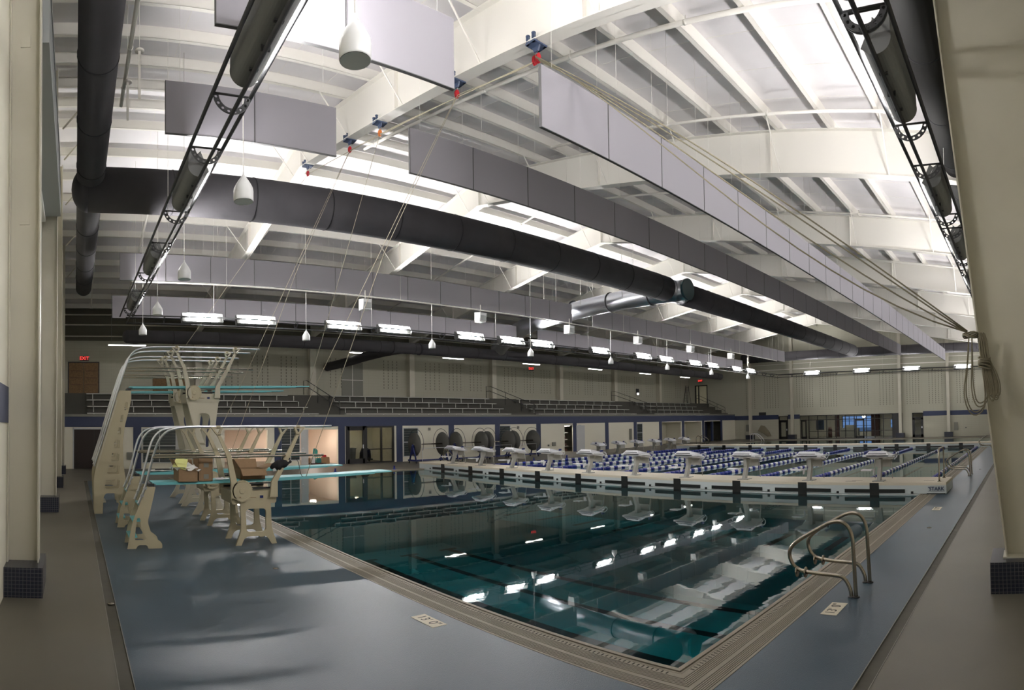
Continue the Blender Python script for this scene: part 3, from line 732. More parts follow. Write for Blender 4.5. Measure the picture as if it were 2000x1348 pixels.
obj('rope_wrap', m, 'ropedark', t)
m = MB()
for k, (wx, L) in enumerate(((-.10, 1.04), (-.07, 1.0), (-.03, .93), (0, .88))):
    a = CL + Vector((0 - .04 * (k < 2), -.08, -.03)); b = CL + Vector((.13, -.10, -.42))
    pts = [a, a + Vector((wx * .3, 0, -.35)), a + Vector((wx, 0, -L * .75)), a + Vector((wx * .4 + .05, 0, -L)), a + Vector((.18, 0, -L * .93)), a + Vector((.2, 0, -L * .7)), b]
    m.tube(smooth(pts, 2), .009, 5)
obj('loose_loops', m, 'ropedark', t)
t = thing('rope_cleat', 'grey cleat bolted to the flange of the near right-hand column', 'cleat', tuple(CL))
m = MB(); m.tube([CL + Vector((-.13, -.03, .0)), CL + Vector((-.05, 0, .03)), CL + Vector((.05, 0, .03)), CL + Vector((.13, -.03, .01))], [.014, .022, .022, .014], 8); m.cbox(CL + Vector((.02, .02, .0)), (.08, .10, .05)); obj('cleat_horn', m, 'bluegrey', t)
m = MB()
for k in range(5): m.tube([CL + Vector((-.02 + .1 * cos(a), -.03 + .04 * sin(a), -.01 + .02 * k * .5 + .02 * sin(a * 2 + k))) for a in [2 * pi * j / 12 for j in range(12)]], .010, 5, closed=True)
obj('rope_turns', m, 'ropedark', t)
# ceiling odds and ends at upper left: strut channels and cable drops
for i, (x, y, z, L) in enumerate(((-5.6, 1.35, 8.9, .9), (-11.2, 1.2, 9.4, .9), (-12.6, 1.1, 9.6, .8))):
    m = MB(); m.tube([(x, y, z), (x, y, z_top(x))], .006, 4); m.cbox((x, y, z - L / 2), (.05, .05, L))
    m.lathe([(.001, 0), (.09, .0), (.09, .03), (.001, .04)], (x, y, z), 'Z', 12)
    tag(obj('cable_drop', m, 'frame'), 'white cable drop hanging under the roof near the left wall, %s from the camera' % ORD[i], 'cable', 'cable drops')
m = MB(); m.tube([(-2.0, 1.05, 9.2), (-13.8, 1.05, 9.75)], .045, 8)
for k in range(8): x = -2.5 - 1.5 * k; m.lathe([(.06, -.03), (.06, .03)], (x, 1.05, 9.22 + .046 * (-x - 2)), 'X', 10)
tag(obj('sprinkler_pipe', m, 'frame'), 'white pipe running beside the left wall duct', 'pipe')
m = MB(); m.tube([(-26, .9, 10.5), (-34.0, .9, 9.0)], .03, 6)
tag(obj('brace_rod', m, 'frame'), 'white sloping rod near the left end of the roof', 'brace')
for i, x in enumerate((-18.5, -21.0, -24.0, -27.5, -31.0)):
    m = MB(); m.tube([(x, -.4, z_top(x) - 1.1), (x, .55, z_top(x))], .035, 4); tag(obj('knee_brace', m, 'steel'), 'cream knee brace from the left wall to the roof, %s from the camera' % ORD[i], 'brace', 'knee braces')

# ================================================================== bulkheads
def bulkhead(label, y0, y1, x0, x1, near):
    t = thing('movable_bulkhead', label, 'bulkhead', ((x0 + x1) / 2, y0, 0), 'bulkheads')
    m = MB(); m.box(x0, x1, y0, y1, .26, .34); obj('walking_deck', m, 'bulk', t)
    m = MB(); m.box(PX0 + .02, PX1 - .02, y0 + .01, y1 - .01, -1.3, .0); m.box(x0, x1, y0 + .01, y1 - .01, .015, .262); obj('hull', m, 'bulkside', t)
    for k in range(10):
        x = -4.47 - 2.283 * k
        m = MB(); m.box(x - .92, x + .92, y0 - .012, y0 + .02, .04, .15); m.box(x - .14, x + .14, y0 - .014, y0 + .02, -.10, .33)
        m.box(x - .92, x + .92, y0 - .012, y0 + .02, -.02, .0) if not near else None
        obj('lane_target', m, 'target', t)
    if near:
        for k in range(11): m = MB(); m.cbox((-3.33 - 2.283 * k, y0 + .005, .05), (.07, .03, .07)); obj('hose_port', m, 'target', t)
        m = MB(); m.box(-2.9, -2.35, y0 - .008, y0 + .02, -.005, .03); obj('deck_gap', m, 'target', t)
        m = MB(); mt = Matrix.Translation((-2.62, y0 - .004, .155)) @ Matrix.Rotation(pi / 2, 4, 'X'); m.text("\u2019STARK", .15, mt, 0, .002, .0035); m.box(-2.86, -2.36, y0 - .004, y0 + .01, .085, .09)
        obj('maker_lettering', m, 'band', t)
        for xx, yy in ((-5.3, 17.75), (-5.15, 17.95), (-2.9, 17.9)): 
            m = MB(); m.box(xx - .16, xx + .16, yy - .04, yy + .04, .34, .344); obj('deck_hatch', m, 'gutter', t)
        for xx in (-2.55,):
            m = MB(); m.tube(smooth([(xx, 17.62, .34), (xx, 17.62, 1.22), (xx, 17.68, 1.3), (xx, 17.8, 1.31), (xx, 18.5, 1.31), (xx, 18.62, 1.3), (xx, 18.68, 1.22), (xx, 18.68, .34)], 1), .026, 10)
            m.lathe([(.06, 0), (.06, .015)], (xx, 17.62, .34), 'Z', 12); m.lathe([(.06, 0), (.06, .015)], (xx, 18.68, .34), 'Z', 12); obj('end_handrail', m, 'steelbr', t)
    return t
bulkhead('cream-topped bulkhead with black crosses spanning the pool in front of the starting blocks', 17.4, 18.95, -27.2, -2.32, True)
bulkhead('narrow-looking cream bulkhead spanning the pool beyond the lane ropes', 41.8, 43.3, -27.2, -2.32, False)

# ================================================================== starting blocks (prototype faces +Y)
sb = thing('starting_block', 'x', 'starting block')
m = MB(); m.plate([(-.42, .0), (.06, .0), (.06, .03), (-.42, .03)], [], 'X', -.14, .14) if False else None
m = MB(); m.cbox((0, -.12, .012), (.34, .40, .024)); obj('base_plate', m, 'blockgrey', sb)
m = MB(); m.plate([(-.22, .02), (-.04, .02), (.10, .38), (.20, .66), (-.08, .66), (-.06, .40)], [], 'X', -.055, .055); m.plate([(.02, .22), (.12, .62), (.26, .66), (.10, .30)], [], 'X', -.02, .02); obj('leaning_post', m, 'blockgrey', sb)
m = MB(); m.plate([(-.30, .74), (.44, .62), (.44, .66), (-.30, .80)], [], 'X', -.34, .34); obj('underframe', m, 'white', sb)
m = MB(); tp = [(-.36, -.34, .80), (.36, -.34, .80), (.40, .46, .665), (-.40, .46, .665), (-.26, -.24, .92), (.26, -.24, .92), (.30, .36, .80), (-.30, .36, .80)]
m.add(tp, [(0, 3, 2, 1), (4, 5, 6, 7), (0, 1, 5, 4), (1, 2, 6, 5), (2, 3, 7, 6), (3, 0, 4, 7)]); m.cbox((0, -.05, .77), (.92, .5, .05)); pf = obj('platform', m, 'white', sb)
m = MB(); m.cbox((0, -.318, .842), (.56, .012, .018)); obj('dark_stripe', m, 'target', pf)
for sx in (-1, 1):
    m = MB(); m.tube(smooth([(sx * .38, .05, .76), (sx * .46, .12, .80), (sx * .48, .34, .80), (sx * .44, .5, .70), (sx * .36, .46, .62)], 1), .018, 6); obj('hand_grip', m, 'alu', sb)
m = MB(); m.plate([(.40, .40), (.46, .40), (.46, .66), (.40, .66)], [], 'X', -.25, .25); m.tube([(-.28, .42, .62), (-.28, .50, .02)], .012, 6); m.tube([(.28, .42, .62), (.28, .50, .02)], .012, 6); obj('backstroke_grip', m, 'blockgrey', sb)
m = MB(); m.plate([(-.52, .34), (-.24, .34), (-.24, .375), (-.52, .375)], [], 'X', -.46, -.14); m.plate([(-.25, .20), (-.18, .20), (-.06, .38), (-.25, .37)], [], 'X', -.16, -.14); obj('entry_step', m, 'white', sb)
for sx in (-1, 1): m = MB(); m.cbox((sx * .43, .2, .84), (.05, .12, .10)); obj('number_plate', m, 'navy', pf)
for k in range(10):
    x = -4.42 - 2.262 * k; lab = 'white starting block on the near bulkhead, %s from the right' % ORD[k]
    if k == 0: sb.location = (x, 17.95, .34); sb['label'] = lab; sb['group'] = 'bulkhead starting blocks'
    else: dup(sb, (x, 17.95, .34), 0, lab, 'bulkhead starting blocks')
for k, y in enumerate((32.8, 35.1, 37.4, 39.7, 42.0, 44.2)):
    dup(sb, (-28.0, y, 0), -pi / 2, 'white starting block on the deck below the bleachers, %s from the left' % ORD[k], 'deck-side starting blocks')

# ================================================================== lane ropes
lp = MB(); Y0, Y1 = 0, 22.8; RR = .075
def disc(y0, y1, mi):
    a = [2 * pi * j / 10 for j in range(10)]; prof = [(.045, y0), (RR, y0 + .02), (RR, y1 - .02), (.045, y1)]
    lp.lathe(prof, (0, 0, 0), 'Y', 10, mi)
y = .05; i = 0
while y < Y1 - .05:
    if y < 4.5 or y > Y1 - 4.6: L = .35; mi = 0
    else: L = .30; mi = i % 2
    disc(y, min(y + L, Y1 - .02) - .005, mi); y += L; i += 1
m0 = None
for k in range(11):
    x = -3.36 - 2.283 * k
    if k == 0:
        lr = obj('lane_rope', lp, ['lblue', 'lwhite']); lr.location = (x, 18.97 + Y1 / 2, -.03 - RR + .045); m0 = lr
    else: lr = m0.copy(); COL.objects.link(lr); lr.location = (x, 18.97 + Y1 / 2, -.03 - RR + .045)
    tag(lr, 'blue and white lane rope floating between the bulkheads, %s from the right' % ORD[k], 'lane rope', 'lane ropes')

# ================================================================== grab rails
gp = None
def grab(x, y, label):
    global gp
    if gp is None:
        t = thing('pool_grab_rails', label, 'grab rail', (0, 0, 0), 'pool ladder grab rails')
        for yy in (0, .70):
            m = MB(); m.tube(smooth([(0, yy, 0), (-.015, yy, .12), (-.10, yy, .26), (-.25, yy, .27), (-.68, yy, .29), (-.80, yy, .36), (-.86, yy, .52), (-.78, yy, .66), (-.40, yy, .88), (-.22, yy, .97), (-.06, yy, .95), (.03, yy, .80), (.04, yy, .5), (.06, yy, 0)], 2), .026, 12)
            obj('bent_tube', m, 'steelbr', t)
            for xx in (-.62, -.74):
                m = MB(); m.lathe([(.02, -.008), (.07, -.008), (.07, .008), (.02, .008)], (xx, yy, .285), 'X', 16); obj('collar', m, 'steelbr', t)
            for xx in (-.0, .06):
                m = MB(); m.lathe([(.05, 0), (.045, .012), (.026, .014)], (xx, yy, .0025), 'Z', 14); obj('deck_flange', m, 'black', t)
        gp = t; t.location = (x, y, 0); ORG[t.name] = (x, y, 0); return t
    return dup(gp, (x, y, 0), 0, label)
grab(-2.24, 7.42, 'pair of bent stainless grab rails on the near right pool edge')
grab(-2.13, 22.4, 'pair of stainless grab rails on the right pool edge just past the near bulkhead')
grab(-2.12, 38.6, 'pair of stainless grab rails on the right pool edge near the far bulkhead')
dup(gp, (-27.35, 19.8, 0), pi, 'pair of stainless grab rails beyond the left end of the near bulkhead')
dup(gp, (-27.35, 46.0, 0), pi, 'pair of stainless grab rails on the far left pool edge')
# depth markers
def marker(x, y, rot, label):
    t = thing('depth_marker', label, 'depth marker', (x, y, 0), 'depth markers')
    R4 = Matrix.Translation((x, y, .006)) @ Matrix.Rotation(rot, 4, 'Z')
    m = MB(); m.add([R4 @ Vector(p) for p in [(-.235, -.10, -.012), (.235, -.10, -.012), (.235, .10, -.012), (-.235, .10, -.012), (-.235, -.10, 0), (.235, -.10, 0), (.235, .10, 0), (-.235, .10, 0)]],
             [(4, 5, 6, 7), (0, 1, 5, 4), (1, 2, 6, 5), (2, 3, 7, 6), (3, 0, 4, 7)]); obj('tile', m, 'depthtile', t)
    m = MB(); m.text("13' 0\"", .175, R4 @ Matrix.Translation((0, -.0, .001)) @ Matrix.Scale(.95, 4, (1, 0, 0)), 0, .0006); obj('numerals', m, 'ink', t)
marker(-5.98, 3.93, 0, 'cream depth tile on the deck near the near pool edge')
marker(-2.31, 6.92, pi / 2, 'cream depth tile on the deck beside the near grab rails')
marker(-2.2, 14.7, pi / 2, 'cream depth tile on the right deck between the grab rails and the bulkhead')
# little deck anchors
for i, (x, y) in enumerate(((-9.3, 3.2), (-2.0, 12.2), (-1.9, 25.0), (-7.9, .48))):
    m = MB(); m.lathe([(.05, 0), (.045, .008), (.001, .01)], (x, y, .002), 'Z', 12)
    tag(obj('deck_anchor', m, 'steelbr'), 'small round steel anchor plate in the deck, %s from the near left' % ORD[i], 'anchor', 'deck anchors')

# ================================================================== diving stands (local x across, y towards the water, z up)
def stand_base(t, zb, low):
    """box under the board, fulcrum, wheels and outboard rail supports shared by low and high stands"""
    m = MB(); m.plate(rounded([(3.0, zb), (3.90, zb), (3.92, zb + .25), (2.98, zb + .25)], .03, 2), [], 'X', -.42, .42); obj('base_box', m, 'cream' if low else 'creamw', t)
    m = MB()
    for sx in (-.32, .32): m.cbox((sx, 3.45, zb + .29), (.05, .85, .035)); m.cbox((sx, 3.45, zb + .385), (.05, .80, .022))
    m.cbox((0, 3.25, zb + .34), (.7, .12, .09)); obj('fulcrum_track', m, 'black', t)
    m = MB(); m.tube([(-.50, 3.19, zb + .26), (.50, 3.19, zb + .26)], .03, 10); obj('wheel_axle', m, 'alu', t)
    for sx in (-1, 1):
        m = MB(); R = .20; x0 = sx * .46; x1 = sx * .50
        pr = [(.001, x0), (R, x0), (R + .002, (x0 + x1) / 2), (R, x1), (.176, x1), (.170, x1 - sx * .006), (.06, x1 - sx * .006), (.048, x1 + sx * .012), (.001, x1 + sx * .014)]
        m.lathe(pr, (0, 3.19, zb + .26), 'X', 48, 0, False)
        for j in range(30):
            a = 2 * pi * j / 30; m.cbox(((x0 + x1) / 2, 3.19 + (R + .001) * cos(a), zb + .26 + (R + .001) * sin(a)), (.036, .018, .018), 0, Matrix.Rotation(a, 3, 'X'))
        wh = obj('fulcrum_wheel', m, 'cream', t)
        m = MB(); m.cbox((sx * .498, 3.145, zb + .14), (.012, .024, .024)); obj('wheel_hole', m, 'card', wh)
    m = MB(); m.cbox((.424, 3.60, zb + .13), (.006, .07, .05)); obj('maker_plate', m, 'navy', t)
    m = MB(); m.cbox((.424, 3.42, zb + .12), (.004, .14, .012)); obj('faint_script', m, 'card', t)
    m = MB()
    m.plate([(1.48, zb + .405), (4.0, zb + .43), (6.62, zb + .49), (6.62, zb + .515), (4.0, zb + .475), (1.48, zb + .435)], [], 'X', -.25, .25)
    for sx in (-1, 1): m.plate([(1.55, zb + .385), (4.0, zb + .41), (6.2, zb + .465), (6.2, zb + .49), (4.0, zb + .44), (1.55, zb + .41)], [], 'X', min(sx * .25, sx * .235), max(sx * .25, sx * .235))
    obj('springboard', m, 'aqua', t)
    # outboard supports: y leaning outwards
    top = zb + 1.49
    for sx in (-1, 1):
        for ya, ym, yt, s in ((3.05, 2.93, 2.69, -1), (3.83, 4.13, 4.38, 1)):
            m = MB()
            x0, x1 = sx * .44, sx * .50
            path = [(ya - .0, zb + .12), (ya + .02 * s, zb + .42), (ym, zb + .92), (yt - .035 * s, top - .14)]
            L = [(p[0] - .045, p[1]) for p in path]; Rr = [(p[0] + .045, p[1]) for p in path]
            L[0] = (path[0][0] - .08, path[0][1]); Rr[0] = (path[0][0] + .08, path[0][1]); L[1] = (path[1][0] - .065, path[1][1]); Rr[1] = (path[1][0] + .06, path[1][1])
            L[3] = (path[3][0] - .03, path[3][1]); Rr[3] = (path[3][0] + .03, path[3][1])
            m.plate(L + Rr[::-1], [], 'X', min(x0, x1), max(x0, x1))
            m.plate([(yt - .035 * s - .03, top - .16), (yt - .035 * s + .03, top - .16), (yt + .12, top), (yt - .12, top)], [[(yt - .02 * s - .012, top - .11), (yt - .02 * s + .012, top - .11), (yt + .07, top - .035), (yt - .07, top - .035)]], 'X', min(x0, x1), max(x0, x1))
            m.lathe([(.05, x0 - .01), (.05, x1 + .01)] if sx > 0 else [(.05, x1 - .01), (.05, x0 + .01)], (0, ym, zb + .92), 'X', 12)
            obj('rail_support', m, 'cream' if low else 'creamw', t)
        for yy in (2.72, 4.35): m = MB(); m.tube([(sx * .47, yy, top - .02), (sx * .47, yy, top + .03)], .05, 8); obj('rail_clamp', m, 'cream', t)
def low_stand(t):
    zb = .80; stand_base(t, zb, True)
    for sx in (-1, 1):
        x0, x1 = sorted((sx * .36, sx * .42)); m = MB()
        outer = rounded([(3.08, 0, 0), (3.19, 0, 0), (3.25, .13), (3.32, .17), (3.66, .17), (3.73, .13), (3.81, 0, 0), (3.92, 0, 0), (3.81, .30), (3.79, .80, 0), (3.17, .80, 0), (3.19, .30)], .10)
        hole = rounded([(3.29, .25), (3.70, .25), (3.69, .45), (3.70, .70), (3.27, .70), (3.29, .45)], .09)
        m.plate(outer, [hole], 'X', x0, x1); obj('side_frame', m, 'cream', t)
        m = MB(); x0, x1 = sorted((sx * .30, sx * .345))
        outer = rounded([(1.0, 0, 0), (1.16, 0, 0), (1.20, .07), (1.37, .07), (1.40, 0, 0), (1.66, 0, .03), (1.66, .10), (1.46, .26), (1.38, .50), (1.50, 1.0, 0), (1.53, 1.16, 0), (1.36, 1.16, 0), (1.25, .90), (1.08, .45)], .07)
        hole = rounded([(1.13, .16), (1.38, .16), (1.26, .36), (1.24, .58), (1.18, .58)], .05)
        m.plate(outer, [hole], 'X', x0, x1); obj('ladder_side', m, 'cream', t)
    m = MB()
    for z, y in ((.22, 1.06), (.52, 1.13), (.82, 1.24)): m.cbox((0, y + .05, z), (.62, .16, .03))
    obj('ladder_steps', m, 'aqua', t)
    m = MB(); m.cbox((0, 1.46, 1.19), (.6, .10, .06)); m.cbox((0, 1.50, 1.13), (.66, .04, .06)); obj('board_hinge', m, 'black', t)
    for sx in (-1, 1):
        m = MB(); m.tube(smooth([(sx * .36, 1.20, .85), (sx * .37, 1.33, 1.15), (sx * .42, 1.47, 1.75), (sx * .46, 1.60, 2.12), (sx * .47, 1.86, 2.29), (sx * .47, 2.6, 2.30), (sx * .47, 5.08, 2.30)], 2), .024, 10); obj('hand_rail', m, 'alu', t)
        m = MB(); m.tube([(sx * .44, 1.46, 1.72), (sx * .47, 3.0, 1.72), (sx * .47, 4.9, 1.72)], .022, 8); obj('mid_rail', m, 'steelbr', t)
        for z, y in ((1.0, 1.27), (1.14, 1.33)):
            m = MB(); m.cbox((sx * .36, y, z), (.07, .07, .04)); obj('rail_bracket', m, 'alu', t)
def high_stand(t):
    zb = 2.95; stand_base(t, zb, False)
    for sx in (-1, 1):
        xt0, xt1 = sorted((sx * .36, sx * .42)); m = MB()
        def fl(m):      # legs splay outwards below the box
            m.v = [(v[0] + sx * max(0, (2.95 - v[2])) * .155, v[1], v[2]) for v in m.v]
        outer = rounded([(3.02, 2.95, 0), (3.88, 2.95, 0), (3.80, 2.5), (3.66, 1.45), (3.72, .75), (3.86, .22), (4.02, 0, 0), (3.90, 0, 0), (3.78, .12), (3.34, .12), (3.22, 0, 0), (3.06, 0, 0), (3.22, .25), (3.38, .75), (3.36, 1.45), (3.12, 2.5)], .12)
        h1 = rounded([(3.30, 2.66), (3.60, 2.66), (3.64, 2.45), (3.56, 1.75), (3.48, 1.75), (3.28, 2.45)], .10)
        h2 = rounded([(3.49, 1.35), (3.55, 1.35), (3.60, .72), (3.46, .72)], .04)
        h3 = rounded([(3.44, .52), (3.62, .52), (3.72, .24), (3.34, .24)], .08)
        m.plate(outer, [h1, h2, h3], 'X', xt0, xt1); fl(m); obj('side_frame', m, 'creamw', t)
        # ladder side
        m = MB(); x0, x1 = sorted((sx * .34, sx * .40))
        outer = rounded([(.53, 0, 0), (.75, 0, 0), (.77, .43), (.83, .54), (1.12, .54), (1.20, .43), (1.24, 0, 0), (1.46, 0, 0), (1.38, .75), (1.30, 1.3), (1.28, 1.9), (1.34, 2.35), (1.50, 2.98), (1.50, 3.26, .02), (1.20, 3.26, .02), (1.12, 3.1), (.62, 1.5), (.50, .9)], .08)
        holes = []
        for z0, z1, ya, yb in ((.66, .90, .80, 1.19), (1.04, 1.27, .86, 1.19), (1.39, 1.60, .96, 1.18), (1.73, 1.95, 1.03, 1.19), (2.09, 2.29, 1.12, 1.23), (2.42, 2.62, 1.20, 1.28), (2.74, 2.95, 1.31, 1.40)):
            holes.append(rounded([(ya, z0), (yb, z0), (yb + .01, z1), (ya + .03, z1)], .045, 3))
        m.plate(outer, holes, 'X', x0, x1); obj('ladder_side', m, 'cream', t)
        m = MB(); m.plate([(.56, 1.2), (.60, 1.2), (1.14, 3.0), (1.10, 3.0)], [], 'X', min(sx * .405, sx * .44), max(sx * .405, sx * .44)); obj('ladder_rib', m, 'creamw', t)
        m = MB(); m.tube(smooth([(sx * .40, .52, 1.25), (sx * .41, .90, 2.45), (sx * .42, 1.10, 3.15), (sx * .45, 1.34, 3.90), (sx * .47, 1.50, 4.28), (sx * .47, 1.80, 4.42), (sx * .47, 2.6, 4.44), (sx * .47, 5.05, 4.44)], 2), .024, 10); obj('hand_rail', m, 'alu', t)
        m = MB(); m.tube([(sx * .44, 1.36, 3.87), (sx * .47, 3.0, 3.87), (sx * .47, 4.85, 3.87)], .022, 8); obj('mid_rail', m, 'steelbr', t)
    m = MB()
    for i in range(9):
        z = .30 + .31 * i; y = .60 + max(0, z - .9) * .29; m.cbox((0, y + .14, z), (.70, .20, .035))
    obj('ladder_steps', m, 'creamw', t)
    m = MB(); m.cbox((0, 1.46, 3.31), (.6, .10, .07)); obj('board_hinge', m, 'black', t)
    for c_, d_ in (((0, 3.52, 1.05), (1.3, .06, .08)), ((0, 3.42, 2.2), (.96, .05, .07))): m = MB(); m.cbox(c_, d_); obj('cross_brace', m, 'creamw', t)
lo = thing('diving_stand', 'low cream diving stand nearest the camera, with cardboard boxes on its aqua board', 'diving stand', (0, 0, 0), 'diving stands'); low_stand(lo)
XS = [-11.72, -14.17, -16.42, -18.72]
lo.location = (XS[0], 0, 0)
dup(lo, (XS[1], -.02, 0), 0, 'second low cream diving stand with aqua board, just behind the nearest one')
hi = thing('diving_stand', 'tall cream diving stand with aqua board, the nearer of the two tall ones', 'diving stand', (0, 0, 0), 'diving stands'); high_stand(hi)
hi.location = (XS[2], 0, 0)
dup(hi, (XS[3], .04, 0), 0, 'tall cream diving stand with aqua board, the farther of the two tall ones')

# --- boxes and bits on the nearest board
def carton(x0, x1, y0, y1, z, h, label, fl):
    t = thing('cardboard_box', label, 'box', ((x0 + x1) / 2, (y0 + y1) / 2, z)); th = .006
    m = MB(); m.box(x0, x1, y0, y1, z, z + .008); m.box(x0, x0 + th, y0, y1, z, z + h); m.box(x1 - th, x1, y0, y1, z, z + h); m.box(x0, x1, y0, y0 + th, z, z + h); m.box(x0, x1, y1 - th, y1, z, z + h)
    obj('box_body', m, 'card', t)
    for (side, ang) in fl:
        m = MB(); a = radians(ang); L = (y1 - y0) * .48
        if side == '+x': m.add([(x1, y0, z + h), (x1, y1, z + h), (x1 + L * .8 * cos(a), y1, z + h + L * .8 * sin(a)), (x1 + L * .8 * cos(a), y0, z + h + L * .8 * sin(a))], [(0, 1, 2, 3)])
        if side == '-x': m.add([(x0, y0, z + h), (x0, y1, z + h), (x0 - L * .8 * cos(a), y1, z + h + L * .8 * sin(a)), (x0 - L * .8 * cos(a), y0, z + h + L * .8 * sin(a))], [(0, 1, 2, 3)])
        if side == '-y': m.add([(x0, y0, z + h), (x1, y0, z + h), (x1, y0 - L * cos(a), z + h + L * sin(a)), (x0, y0 - L * cos(a), z + h + L * sin(a))], [(0, 1, 2, 3)])
        if side == '+y': m.add([(x0, y1, z + h), (x1, y1, z + h), (x1, y1 + L * cos(a), z + h + L * sin(a)), (x0, y1 + L * cos(a), z + h + L * sin(a))], [(0, 1, 2, 3)])
        n = len(m.v); m.v += [(v[0] + .004, v[1], v[2] + .004) for v in m.v]; m.f.append([n + 3, n + 2, n + 1, n]); m.m.append(0); m.sm.append(False)
        obj('box_flap', m, 'card', t)
    return t
carton(-12.0, -11.42, 1.98, 2.36, 1.24, .26, 'open cardboard box full of packing paper on the nearest diving board', [('-y', 60), ('-x', 70)])
t = thing('packing_paper', 'crumpled white paper and a yellow sheet spilling out of the open cardboard box', 'paper', (-11.7, 2.15, 1.5))
def crumple(x0, x1, y0, y1, z, amp, seed, n=9):
    random.seed(seed); m = MB(); vs = []
    for i in range(n):
        for j in range(n): vs.append((x0 + (x1 - x0) * i / (n - 1) + random.uniform(-.01, .01), y0 + (y1 - y0) * j / (n - 1) + random.uniform(-.01, .01), z + amp * (random.random() + .8 * sin(i * pi / (n - 1)) * sin(j * pi / (n - 1)))))
    m.add(vs, [(i * n + j, i * n + j + 1, (i + 1) * n + j + 1, (i + 1) * n + j) for i in range(n - 1) for j in range(n - 1)]); return m
obj('crumpled_paper', crumple(-11.98, -11.38, 1.90, 2.42, 1.44, .10, 4), 'paper', t)
m = MB(); m.add([(-11.42, 1.86, 1.54), (-11.40, 2.12, 1.47), (-11.62, 2.20, 1.66), (-11.66, 1.98, 1.70)], [(0, 1, 2, 3)]); m.add([(-11.43, 1.86, 1.535), (-11.41, 2.12, 1.465), (-11.63, 2.20, 1.655), (-11.67, 1.98, 1.695)], [(3, 2, 1, 0)]); obj('yellow_sheet', m, 'yellow', t)
t = carton(-11.98, -11.46, 2.38, 2.66, 1.24, .46, 'tall closed brown cardboard box standing beside the open one on the nearest board', [])
m = MB(); m.box(-11.98, -11.46, 2.38, 2.66, 1.69, 1.70); obj('box_lid', m, 'card', t)
for zz in (1.34, 1.56):
    m = MB(); m.box(-11.462, -11.455, 2.48, 2.58, zz - .05, zz + .04); obj('tape_strip', m, 'grey', t)
carton(-11.98, -11.44, 3.22, 3.72, 1.26, .20, 'cardboard box with wide open flaps by the wheel of the nearest diving stand', [('+x', -38), ('-y', 55), ('-x', 62), ('+y', 20)])
t = thing('black_cloth_bag', 'black cloth bundle hanging on the rail support of the nearest diving stand', 'cloth', (-11.3, 4.0, 1.55))
random.seed(9); m = MB(); prof = []
for i in range(9):
    a = i / 8; prof.append((3.78 + .42 * a, 1.50 + .10 * a, .03 + .075 * sin(pi * min(1, a * 1.15)) + random.uniform(-.012, .012)))
m.tube([(-11.26 + random.uniform(-.02, .02), p[0], p[1] + random.uniform(-.02, .02)) for p in prof], [p[2] for p in prof], 9); obj('bundle', m, 'cloth', t)
m = MB(); m.tube([(-11.26, 3.84, 1.50), (-11.25, 3.86, 1.42)], [.03, .035], 7); obj('white_tag', m, 'paper', t)
m = MB(); m.tube(smooth([(-11.3, 4.28, 1.68), (-11.3, 4.38, 1.60), (-11.3, 4.40, 1.45), (-11.35, 4.46, 1.30), (-11.4, 4.52, 1.28)], 2), .006, 5)
tag(obj('cable_tail', m, 'black'), 'thin dark cord dangling from the rail of the nearest diving stand', 'cord')
m = crumple(-14.42, -13.95, 1.75, 2.25, 1.262, .02, 12, 6); tag(obj('loose_papers', m, 'paper'), 'loose white papers on the second low diving board', 'paper')
m = MB(); m.cbox((-14.05, 2.05, 1.30), (.03, .34, .03)); tag(obj('black_bar', m, 'black'), 'short black bar on the papers on the second low board', 'tool')
m = crumple(-11.62, -11.42, 2.72, 2.98, 1.27, .03, 5, 6); tag(obj('plastic_wrapper', m, 'white'), 'crumpled plastic wrapper on the nearest board by the wheel', 'paper')

# ================================================================== wall under the bleachers
PIL = [3.43 + 4.05 * k for k in range(15)]
ZB0, ZB1 = 2.28, 2.84
YE = 60.5
m = MB()
OP = [(-.05, 2.2, 2.17), (8.35, 10.9, 2.1), (12.9, 15.35, 2.1), (15.85, 19.25, 2.28), (34.65, 35.75, 2.1), (48.3, 51.7, 2.2), (52.3, 55.7, 2.2), (56.4, 60.3, 2.2)]
y = YN
for a, b, h in OP + [(YF, YF, 0)]:
    if a > y: m.box(XB - .2, XB, y, a, -.3, ZB0)
    if h and h < ZB0: m.box(XB - .2, XB, a, b, h, ZB0)
    y = b
struct('wall_bleacher_front', m, 'wall_left')
m = MB(); m.box(XB - .2, XB + .02, YN, YF, ZB0, ZB1); 
for p in PIL: m.box(XB, XB + .03, p - .22, p + .22, 0, ZB0)
for a, b in ((3.9, 4.0),): pass
struct('trim_2', m, 'band')
m = MB(); m.box(XB - .6, XB + .03, YN, YF, ZB1, ZB1 + .14); struct('trim_3', m, 'ledge')
# room cavities behind the openings
m = MB(); m.box(XB - 5.4, XB - 5.2, 7.6, 15.6, 0, 2.4); m.box(XB - 5.4, XB - .2, 7.5, 7.6, 0, 2.4); m.box(XB - 5.4, XB - .2, 15.6, 15.7, 0, 2.4); m.box(XB - 5.4, XB - .2, 7.5, 15.7, 2.24, 2.4)
m.box(XB - 3.2, XB - .2, 11.9, 12.0, 0, 2.24)
struct('wall_storage_room', m, 'peach')
for i, (x, y) in enumerate(((XB - 1.2, 9.6), (XB - 1.2, 14.2), (XB - 3.6, 13.2))):
    m = MB(); m.lathe([(.001, 0), (.16, 0), (.18, .03), (.18, .05)], (x, y, 2.185), 'Z', 16); tag(obj('recessed_downlight', m, 'roomlamp'), 'warm ceiling downlight in the peach-walled room under the bleachers, %s' % ('behind the left opening', 'behind the right opening', 'deep inside the right part')[i], 'lamp', 'downlights')
